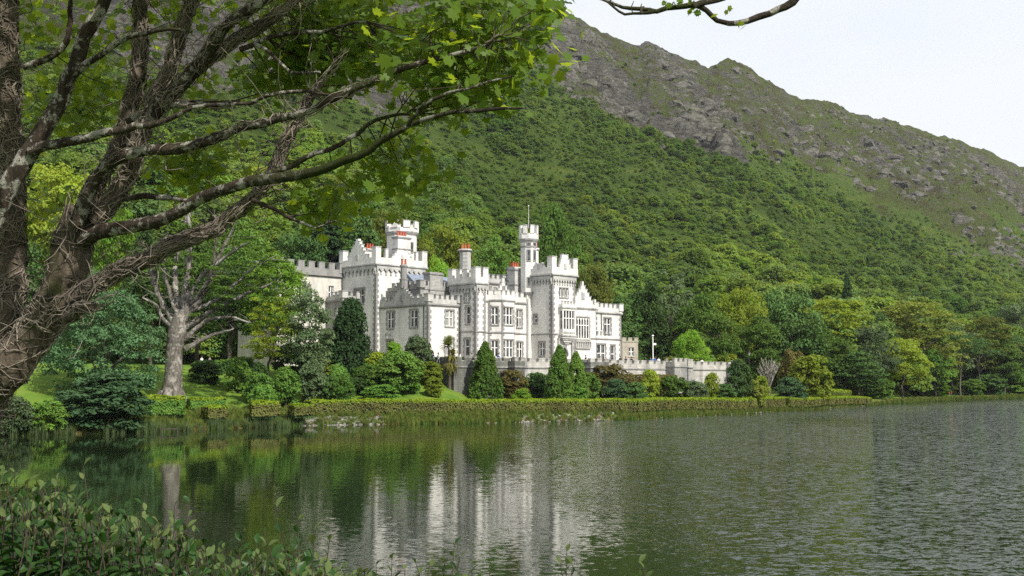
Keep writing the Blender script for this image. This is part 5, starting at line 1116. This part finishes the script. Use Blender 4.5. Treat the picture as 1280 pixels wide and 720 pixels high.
# dead ivy stems wound over the trunks
def ivy_mesh():
    V, Fc = [], []
    def strand(P_, rad):
        n = len(P_); b = len(V)
        for i in range(n):
            t_ = P_[min(i + 1, n - 1)] - P_[max(i - 1, 0)]; t_ = t_ / (np.linalg.norm(t_) + 1e-9); a = np.cross(t_, [.3, .8, .5]); a /= np.linalg.norm(a) + 1e-9; c = np.cross(t_, a)
            for k in range(4): th = k * math.pi / 2; V.append(P_[i] + (a * math.cos(th) + c * math.sin(th)) * rad * (1 - .5 * i / n))
        for i in range(n - 1):
            for k in range(4): Fc.append([b + i * 4 + k, b + i * 4 + (k + 1) % 4, b + (i + 1) * 4 + (k + 1) % 4, b + (i + 1) * 4 + k])
    for A, num in IVY:
        n = len(A); X = A[:, :3] - np.array(SO); r = A[:, 3]
        T = np.gradient(X, axis=0); T /= np.linalg.norm(T, axis=1, keepdims=True) + 1e-9; U = np.cross(T, [.2, .9, .3]); U /= np.linalg.norm(U, axis=1, keepdims=True) + 1e-9; Q = np.cross(T, U)
        for s in range(int(num * 3.6)):
            i = R.uniform(0, n - 2); th = R.uniform(0, 6.28); dirn = R.choice((1, 1, -1)) * R.choice((.15, .5, 1, 1)); L_ = R.randint(5, 15); dth = R.choice((-1, 1)) * R.uniform(.05, .5); off = R.uniform(1.0, 1.06); pts = []; lift = R.random() < .22
            for k in range(L_):
                j = int(min(n - 1, max(0, i))); rr = r[j] * off + .008 + (.012 * k if lift and k > L_ * .6 else 0)
                pts.append(X[j] + (T[j] * (i - j) * .1) + (U[j] * math.cos(th) + Q[j] * math.sin(th)) * rr + NR.normal(size=3) * .008); i += dirn * R.uniform(.2, .8); th += dth + R.gauss(0, .3); dth *= R.uniform(.7, 1.1)
            strand(pts, R.uniform(.003, .0075) * (1.6 if R.random() < .1 else 1))
        for s in range(int(num * .45)):      # loose ends that stick out
            j = R.randint(0, n - 1); th = R.uniform(0, 6.28); d = U[j] * math.cos(th) + Q[j] * math.sin(th); p = X[j] + d * r[j]; v = d * .05 + T[j] * R.uniform(-.05, .06); pts = [p]
            for k in range(R.randint(3, 8)): v = v + NR.normal(size=3) * .018 + np.array([0, 0, .004]); p = p + v; pts.append(p)
            strand(pts, R.uniform(.003, .006))
    return mesh_np('ivy_stems', np.array(V), np.array(Fc), M['vine'], True)
tag(obj('ivy_stems', ivy_mesh(), syc), kind='stuff')
# leaves
LOBE = np.array([(0, -.42), (.14, -.40), (.40, -.36), (.30, -.16), (.56, -.02), (.36, .10), (.34, .26), (.12, .22), (0, .56), (-.12, .22), (-.34, .26), (-.36, .10), (-.56, -.02), (-.30, -.16), (-.40, -.36), (-.14, -.40)])
def lobed(C, N, size, name, mats, mi=None, shape=LOBE, cup=.10):
    n = len(C); k = len(shape); down = np.array([0, 0, -1.0]); a = unit(NR.normal(size=(n, 3)) * .8 + down * .8); b = unit(np.cross(N, a)); a = np.cross(b, N); s = size[:, None]
    rim = C[:, None] + (b[:, None] * shape[None, :, :1] + a[:, None] * shape[None, :, 1:]) * s[:, None] + N[:, None] * (np.abs(shape[None, :, :1]) * cup * s[:, None]) * NR.choice([-1, 1, 1], n)[:, None, None]
    V = np.concatenate([C[:, None], rim], 1).reshape(-1, 3); i = np.arange(k); base = (np.arange(n) * (k + 1))[:, None]
    Fc = np.stack([np.zeros((n, k), int) + base, base + 1 + i, base + 1 + (i + 1) % k], -1).reshape(-1, 3)
    return mesh_np(name, V, Fc, mats, False, None if mi is None else np.repeat(mi, k))
ALLB = np.vstack([A for k_, A in BR.items() if k_ not in ('base', 'left')])
LC, LN, LS = [], [], []; tw = MB()
def spray(c, n, spread, size):
    """a cluster of leaves around c and the twig that carries it"""
    c = np.array(c); d = np.linalg.norm(ALLB[:, :3] - c, axis=1); near = ALLB[int(np.argmin(d + NR.random(len(d)) * .25))]; p0 = Vector(near[:3]) - SO; p1 = Vector(c) - SO
    mid = p0.lerp(p1, .5) + Vector((R.gauss(0, .06), R.gauss(0, .06), R.gauss(-.02, .06)))
    if (p1 - p0).length < .75 and R.random() < .5: tw.tube([p0, mid, p1], [.007, .005, .003], M['twig'], 4)
    n = int(n * 1.25)
    for k in range(n):
        q_ = c + NR.normal(size=3) * np.array([1, 1, .75]) * spread; LC.append(q_); nn = NR.normal(size=3) * .5 + np.array([.15, -.62, .62]); LN.append(nn); LS.append(size * R.uniform(.55, 1.2))
        if R.random() < .07: tw.tube([p1, Vector(q_) - SO], [.004, .002], M['twig'], 3)
def region(cx, cy, sx_, sy_, Y0, Y1, n, leaves=13, spread=.16, size=.116):
    for k in range(n):
        while True:
            a, b = R.uniform(-1, 1), R.uniform(-1, 1)
            if a * a + b * b < 1: break
        spray(P(cx + a * sx_, cy + b * sy_, R.uniform(Y0, Y1)), leaves, spread, size)
region(612, 18, 70, 34, 8.3, 9.6, 52, 10); region(562, 62, 66, 30, 8.5, 9.8, 34, 9); region(636, 66, 40, 26, 8.2, 9.2, 20, 8); region(600, 112, 50, 18, 8.3, 9.2, 17, 7); region(535, 116, 50, 16, 8.6, 9.8, 15, 8); region(520, 150, 30, 8, 8.6, 9.4, 3, 6)
region(420, 30, 80, 40, 9.6, 10.8, 56, 11); region(382, 84, 46, 22, 9.8, 10.9, 27, 11); region(450, 86, 44, 20, 9.4, 10.4, 13, 9); region(500, 66, 30, 24, 9.2, 10.2, 7, 8)
region(492, 204, 36, 13, 8.9, 9.8, 12, 9); region(508, 220, 22, 10, 8.9, 9.6, 6, 8); region(398, 250, 42, 20, 9.4, 10.4, 17, 10); region(440, 234, 26, 9, 9.2, 10, 3, 8)
region(236, 116, 34, 18, 10.4, 11.4, 7, 9); region(238, 206, 44, 20, 10.4, 11.4, 15, 10); region(106, 124, 60, 32, 10.9, 12.2, 24, 10); region(56, 40, 42, 42, 11, 12.2, 17, 8); region(140, 54, 40, 40, 10.8, 12, 10, 8); region(282, 14, 56, 16, 10.2, 11.4, 11, 9); region(205, 26, 40, 24, 10.4, 11.4, 7, 8); region(318, 104, 22, 12, 9.8, 10.6, 3, 8)
region(415, 44, 66, 46, 9.7, 10.8, 26, 12); region(370, 70, 44, 34, 9.9, 10.9, 14, 12); region(24, 160, 30, 24, 11.2, 12.2, 6, 8); region(100, 122, 52, 28, 11.2, 12.4, 16, 12); region(240, 208, 36, 16, 10.6, 11.6, 9, 11); region(76, 262, 30, 14, 10.6, 11.6, 4, 7)
nv = len(LC)
for k in range(330):      # unseen upper crown of the tree, leaves placed to shade the trunk
    spray((R.uniform(-7.4, -1.5), R.uniform(5.4, 11.5), R.uniform(9.1, 12.4)), 9, .3, .19)
for k in range(110): spray((R.uniform(-2.2, .1), R.uniform(7.6, 10.2), R.uniform(9.2, 11)), 9, .28, .17)  # further unseen sprays, added to shade the middle leaf masses below
for k in range(60): spray((R.uniform(-7, -3.2), R.uniform(6.0, 9.0), R.uniform(8.4, 9.6)), 9, .26, .17)
tw.build('twigs', syc)
LC = np.array(LC) - np.array(SO); LN = unit(np.array(LN)); obj('crown', lobed(LC, LN, np.array(LS), 'crown', [M['l_syc']]), syc)

# twig that hangs into the sky from another bough
tg = empty('overhanging_branch', P(875, -60, 7), 'dark bare branch hanging into the white sky at the top of the picture', 'branch'); SO2 = tg.location
mb = MB()
for rows in ([(1010, -40, 16), (990, 2, 11), (962, 16, 9), (935, 26, 8), (912, 29, 7), (896, 25, 6.5), (884, 14, 7), (866, 6, 8), (845, 9, 7), (822, 13, 6), (800, 11, 5.5), (778, 8, 4.5), (762, 3, 4), (744, -3, 3)], [(866, 8, 8), (885, 2, 8), (905, -4, 8), (930, -20, 9)], [(822, 14, 5), (800, 17, 4), (782, 17, 3.5), (768, 10, 3), (756, 0, 2)]):
    A = trace(mb, rows, 7, 7.1, M['fgbranch'], 7, .05, .14, SO2, .012)
    for k in range(10):
        a = A[R.randint(0, len(A) - 1)]; b = Vector(a[:3]) - SO2; mb.tube([b, b + Vector((R.uniform(-.03, .03), 0, R.uniform(.01, .05)))], [.006, .003], M['twig'], 4)
mb.build('wood', tg)
cc = np.array([tuple(P(x + R.gauss(0, 6), y + R.gauss(0, 2.5), 7) - SO2) for x, y in ((866, 12), (868, 3), (840, 4), (905, 18), (925, 32), (872, 14), (850, 2)) for _ in range(3)]); obj('leaves', lobed(cc, unit(NR.normal(size=cc.shape) + np.array([0, -1, 0])), NR.uniform(.03, .06, len(cc)), 'leaves', [M['l_syc']]), tg)

# ------------------------------------------------------------------ near bush along the bottom left
OV = np.array([(0, -.5), (.15, -.34), (.25, -.08), (.23, .16), (.12, .36), (0, .5), (-.12, .36), (-.23, .16), (-.25, -.08), (-.15, -.34)])
TOPS = np.array([(-60, 585), (0, 596), (30, 604), (70, 610), (110, 622), (150, 632), (190, 640), (235, 658), (262, 676), (300, 688), (335, 676), (365, 684), (400, 700), (440, 712), (480, 722), (560, 720)], float)
def near_bush(name, label, stems, Yr, org):
    e = empty(name, org, label, 'bush'); o_ = Vector(org); mb = MB(); C_, N_, S_, T_ = [], [], [], []
    for (px, top, thick) in stems:
        Y = R.uniform(*Yr); tip = P(px, top, Y); gz = 3.35 - .12 * Y; b = Vector((tip.x + R.uniform(-.25, .25), Y + R.uniform(-.2, .3), max(gz, tip.z - 1.5)))
        m_ = b.lerp(tip, .55) + Vector((R.gauss(0, .06), R.gauss(0, .06), .02)); A = spline([(*b, .008), (*m_, .006), (*tip, .0022)], .042)
        mb.tube([Vector(a[:3]) - o_ for a in A], [a[3] * thick * .6 for a in A], M['twig'], 5)
        L_ = len(A); ph = R.uniform(0, 6.28)
        for i in range(int(L_ * .3), L_):
            for rep in range(3 if i < L_ - 5 else 1):
                p = A[i][:3]; u = i / L_; th = ph + i * 2.4 + rep * 2.2; out = np.array([math.cos(th), math.sin(th), R.uniform(.0, .55) if u < .9 else R.uniform(.6, 1.4)]); out /= np.linalg.norm(out)
                s = .066 * R.uniform(.6, 1.25) * (1 - .55 * max(0, (u - .8) / .2)); n = np.array([0, -.15, 1.0]) + NR.normal(size=3) * .35 - out * out[2]
                C_.append(np.array(p) + out * s * (.55 if rep < 2 else 1.25)); N_.append((n, out)); S_.append(s); T_.append(1 if u > .93 and R.random() < .7 else 0)
    mb.build('stems', e)
    C_ = np.array(C_) - np.array(o_); nn = unit(np.array([a for a, b in N_])); ax = np.array([b for a, b in N_]); S_ = np.array(S_); bb = unit(np.cross(nn, ax)); nn = np.cross(ax, bb); k = len(OV)
    rim = C_[:, None] + (bb[:, None] * OV[None, :, :1] + ax[:, None] * OV[None, :, 1:]) * S_[:, None, None] + nn[:, None] * ((np.abs(OV[None, :, :1]) * .35 - OV[None, :, 1:] ** 2 * .25) * S_[:, None, None])
    V = np.concatenate([C_[:, None], rim], 1).reshape(-1, 3); i = np.arange(k); base = (np.arange(len(C_)) * (k + 1))[:, None]
    Fc = np.stack([np.zeros((len(C_), k), int) + base, base + 1 + i, base + 1 + (i + 1) % k], -1).reshape(-1, 3)
    obj('leaves', mesh_np('leaves', V, Fc, [M['l_fg'], M['l_fgyoung']], True, np.repeat(np.array(T_), k)), e); return e
st = []
for k in range(620):
    px = R.uniform(-90, 470); t0 = float(np.interp(px, TOPS[:, 0], TOPS[:, 1])); st.append((px, t0 + abs(R.gauss(0, 1)) * 55 - 2, 1))
st += [(104, 582, 1.1), (18, 590, 1), (72, 600, 1), (238, 628, 1), (218, 632, 1), (345, 634, 1.1), (372, 650, 1), (392, 662, 1), (305, 664, 1), (178, 630, 1), (412, 676, 1), (330, 664, 1)]
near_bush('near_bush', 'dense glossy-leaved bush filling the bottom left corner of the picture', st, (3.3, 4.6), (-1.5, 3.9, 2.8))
for (lb, px, tops) in (('thin leafy shoots rising at the bottom edge left of the middle', 500, [(470, 706), (490, 698), (520, 704), (506, 712), (540, 708)]), ('leafy shoot with pale tip right below the castle reflection', 568, [(568, 680), (575, 696), (556, 700), (590, 712), (612, 712)]),
                       ('single leafy shoot at the bottom edge just right of the middle', 706, [(708, 690), (716, 706), (700, 704)]), ('tiny shoot tip at the bottom edge further right than the other shoots', 800, [(799, 704), (806, 710)])):
    c = P(px, 720, 4.0); near_bush('young_shoot', lb, [(a, b, 1.0) for a, b in tops], (3.8, 4.2), (c.x, c.y, 2.9))
bm = bmesh.new(); bmesh.ops.create_icosphere(bm, subdivisions=3, radius=1)
for v in bm.verts: v.co *= .8 + .35 * float(fbm(np.array([v.co.x * 1.3 + 5]), np.array([v.co.y * 1.3 + v.co.z * 1.7]), 4, 3)[0]); v.co.z *= 1.3
me = bpy.data.meshes.new('boulder'); bm.to_mesh(me); bm.free(); me.materials.append(m_plain('dark_boulder', (.02, .02, .022), .8, 3, .4)); c = P(1296, 716, 5.2)
o = obj('boulder', me, None, (c.x + .33, c.y + .2, c.z - .86)); o.scale = (.5, .6, .66); tag(o, 'dark boulder just showing in the bottom right corner', 'boulder')

# ------------------------------------------------------------------ people, lamp posts, sign post, mooring stage
def person_mesh(seed, walk, shirt, trousers, skin, coat):
    """one skinned body: pelvis root, legs, spine, neck, head, arms"""
    rr = random.Random(seed); w = .16 if walk else .03
    vs = [(0, 0, .95), (0, 0, 1.2), (0, 0, 1.42), (0, -.01, 1.53), (0, -.02, 1.62), (0, -.02, 1.74),
          (-.09, 0, .90), (-.10, -w, .50), (-.10, -w * .6, .09), (-.10, -w * .6 - .14, .04), (.09, 0, .90), (.10, w, .50), (.10, w * 1.5, .10), (.10, w * 1.5 - .14, .04),
          (-.19, 0, 1.40), (-.24, .05, 1.13), (-.22, -.09 - rr.random() * .2, .93 + rr.random() * .2), (.19, 0, 1.40), (.25, .04, 1.13), (.22, -.06 - rr.random() * .2, .92 + rr.random() * .15)]
    ed = [(0, 1), (1, 2), (2, 3), (3, 4), (4, 5), (0, 6), (6, 7), (7, 8), (8, 9), (0, 10), (10, 11), (11, 12), (12, 13), (2, 14), (14, 15), (15, 16), (2, 17), (17, 18), (18, 19)]
    rad = [.145, .14, .15, .055, .095, .085, .085, .06, .042, .035, .085, .06, .042, .035, .06, .045, .035, .06, .045, .035]
    me = bpy.data.meshes.new('body_cage'); me.from_pydata(vs, ed, []); o = bpy.data.objects.new('body_cage', me); COL.objects.link(o)
    o.modifiers.new('skin', 'SKIN'); s = o.modifiers.new('sub', 'SUBSURF'); s.levels = 1
    for i, v in enumerate(me.skin_vertices[0].data): v.radius = (rad[i], rad[i] * (.75 if i < 3 else 1)); v.use_root = i == 0
    dg = bpy.context.evaluated_depsgraph_get(); m2 = bpy.data.meshes.new_from_object(o.evaluated_get(dg)); bpy.data.objects.remove(o)
    for m in (trousers, shirt, skin): m2.materials.append(m)
    for p in m2.polygons:
        z, x = p.center.z, abs(p.center.x); p.material_index = 2 if z > 1.49 or (x > .17 and z < 1.02) else (1 if z > (.62 if coat else .93) else 0); p.use_smooth = True
    return m2
def cloth(nm, c): return m_plain(nm, c, .9, 8, .15, .1, .1)
CL = {n: cloth(n + '_cloth', c) for n, c in dict(navy=(.02, .025, .06), black=(.015, .015, .018), red=(.45, .03, .03), blue=(.03, .12, .42), white=(.7, .7, .68), grey=(.2, .2, .2), denim=(.06, .09, .16), khaki=(.25, .2, .12), pink=(.5, .2, .2)).items()}
skin = cloth('skin', (.45, .28, .2)); hair_m = cloth('hair', (.04, .025, .015))
PB = {}
def person(px, headtop, Y, shirt, trousers, label, group, rz, walk=False, coat=False, z=None):
    k = (shirt, trousers, walk, coat)
    if k not in PB: PB[k] = person_mesh(len(PB), walk, CL[shirt], CL[trousers], skin, coat)
    X = (px - 640) / F * Y; z = FLOOR - .36 if z is None else z
    e = empty('person', (X, Y, z), label, 'person', group, rz); sc = R.uniform(.95, 1.05); e.scale = (sc, sc, sc)
    obj('body', PB[k], e); mb = MB(); mb.prism(0, .012, .112, .118, 1.66, 1.76, 10, hair_m, smooth=True); mb.prism(0, .012, .118, .06, 1.76, 1.845, 10, hair_m, smooth=True); mb.build('hair', e)
def tpx(px, v=-12.0):     # distance of the terrace strip behind the wall at a pixel column
    k = (px - 640) / F; # W2(u, v): X = C0.x + (u - v) s, Y = C0.y + (u + v) s
    s = math.sqrt(.5); u = (k * (C0.y + v * s) - C0.x + v * s) / (s - k * s); return C0.y + (u + v) * s
TG = 'visitors on the castle terrace'
for a in [(541, 'navy', 'black', 'dark-clothed visitor standing on the terrace at the corner of the two-storey block', -12.3), (548, 'white', 'grey', 'white-shirted visitor beside the dark-clothed one at the block corner', -12.2), (575, 'white', 'denim', 'visitor in a white top behind the parapet right of the palm', -12.2),
          (590, 'grey', 'black', 'grey-clothed visitor just left of the left cypress', -12.2), (623, 'blue', 'denim', 'visitor in blue just right of the left cypress', -12.2), (717, 'red', 'denim', 'visitor in red to the right of the porch', -11.8), (722, 'pink', 'black', 'visitor in pink right of the one in red', -11.2),
          (732, 'black', 'black', 'visitor in black below the big mullioned window', -12), (750, 'black', 'denim', 'dark visitor before the low wide window of the end block', -11.8), (775, 'black', 'black', 'dark visitor at the right corner of the castle', -12), (782, 'navy', 'grey', 'navy-clothed visitor between castle corner and lodge', -12),
          (789, 'black', 'khaki', 'visitor in black in front of the lodge', -11), (813, 'blue', 'denim', 'visitor in blue by the white post', -10), (818, 'blue', 'khaki', 'visitor in blue and khaki right of the white post', -11.5), (823, 'white', 'navy', 'white-topped visitor among the group right of the white post', -11),
          (833, 'grey', 'black', 'grey-clothed visitor behind the wide merlon right of the middle bastion', -11.5), (870, 'black', 'denim', 'left one of the two visitors near the last bastion', -12), (877, 'white', 'black', 'right one of the two visitors near the last bastion', -12)]:
    person(a[0], 0, tpx(a[0], a[4]), a[1], a[2], a[3], TG, R.uniform(0, 6.28), R.random() < .4, a[1] in ('black', 'navy') and R.random() < .5)
PG_ = 'walkers on the far lakeside path'
for px, Y, sh, tr, lb in ((1187, 305, 'red', 'denim', 'walker in red on the far shore beside the pines'), (1046, 246, 'red', 'grey', 'walker in red beyond the end of the hedge'), (1037, 244, 'white', 'denim', 'walker in white beyond the end of the hedge'), (1078, 262, 'navy', 'black', 'dark-clothed walker under the low dark tree past the hedge'), (1092, 266, 'black', 'denim', 'walker in black under the trees left of the pale domed tree'), (1184, 306, 'pink', 'khaki', 'walker in pink next to the red one by the pines')):
    X = (px - 640) / F * Y; person(px, 0, Y, sh, tr, lb, PG_, R.uniform(0, 6.28), True, False, ground_at(X, Y))
for px, Y, sh, tr, lb in ((253, 146, 'white', 'grey', 'visitor in white behind the dark back hedge of the lawn'), (263, 147, 'grey', 'black', 'grey-clothed visitor behind the dark back hedge of the lawn')):
    X = (px - 640) / F * Y; person(px, 0, Y, sh, tr, lb, 'visitors on the lawn path', 1.0, True, False, P(px, 462, Y).z)
Y = tpx(816, -9.5); lp_ = empty('white_post', ((816 - 640) / F * Y, Y, FLOOR - .36), 'plain white post with a short cross arm on the terrace by the lodge', 'post'); hh = P(816, 420, Y).z - lp_.location.z
mb = MB(); mb.tube([(0, 0, 0), (0, 0, hh)], [.10, .08], M['paint'], 8); mb.box(-.05, .55, -.05, .05, hh * .72, hh * .78, M['paint']); mb.prism(0, 0, .2, .12, hh, hh + .2, 8, M['paint']); mb.build('pole', lp_)
for px, v_, lb in ((936, -12.5, 'black lantern post near the end of the terrace wall'), ):
    Y = tpx(px, v_); q_ = empty('lantern_post', ((px - 640) / F * Y, Y, FLOOR - .36), lb, 'lamp'); hh = P(px, 440, Y).z - q_.location.z
    mb = MB(); mb.tube([(0, 0, 0), (0, 0, hh - .6)], [.07, .05], M['iron'], 8); mb.build('pole', q_); mb = MB(); mb.prism(0, 0, .12, .22, hh - .6, hh - .15, 6, M['blind']); mb.build('lantern', q_); mb = MB(); mb.prism(0, 0, .26, .04, hh - .15, hh + .12, 6, M['iron']); mb.build('lantern_cap', q_)
sg = PG(206, 541, .1); stg = empty('mooring_stage', (sg.x, sg.y + 1.6, .1), 'small weathered wooden stage with posts at the water edge before the lawn', 'stage', rz=.2)
stg.scale = (.55, .6, .7)
wood = m_plain('weathered_wood', (.06, .05, .04), .9, 6, .4)
mb = MB(); [mb.box(-1.5 + i * .32, -1.22 + i * .32, -.6, .7, .38, .46, wood) for i in range(9)]; mb.build('deck', stg)
for x in (-1.3, 0, 1.3):
    mb = MB(); mb.tube([(x, -.5, -.5), (x, -.5, .75 if x < 1 else .5)], [.1, .09], wood, 7); mb.build('post', stg)

# ------------------------------------------------------------------ air
mb = MB(); mb.box(-1100, 2600, -100, 2900, -6, 900, None)
hz = mb.mesh('haze'); hz.materials.clear(); t = NT('haze_air'); vol = t.n('ShaderNodeVolumePrincipled', {'Color': (.86, .92, 1, 1), 'Density': .00005, 'Anisotropy': .2}); t.t.links.new(vol.outputs[0], t.out.inputs['Volume']); hz.materials.append(t.m)
tag(obj('haze', hz), kind='stuff')
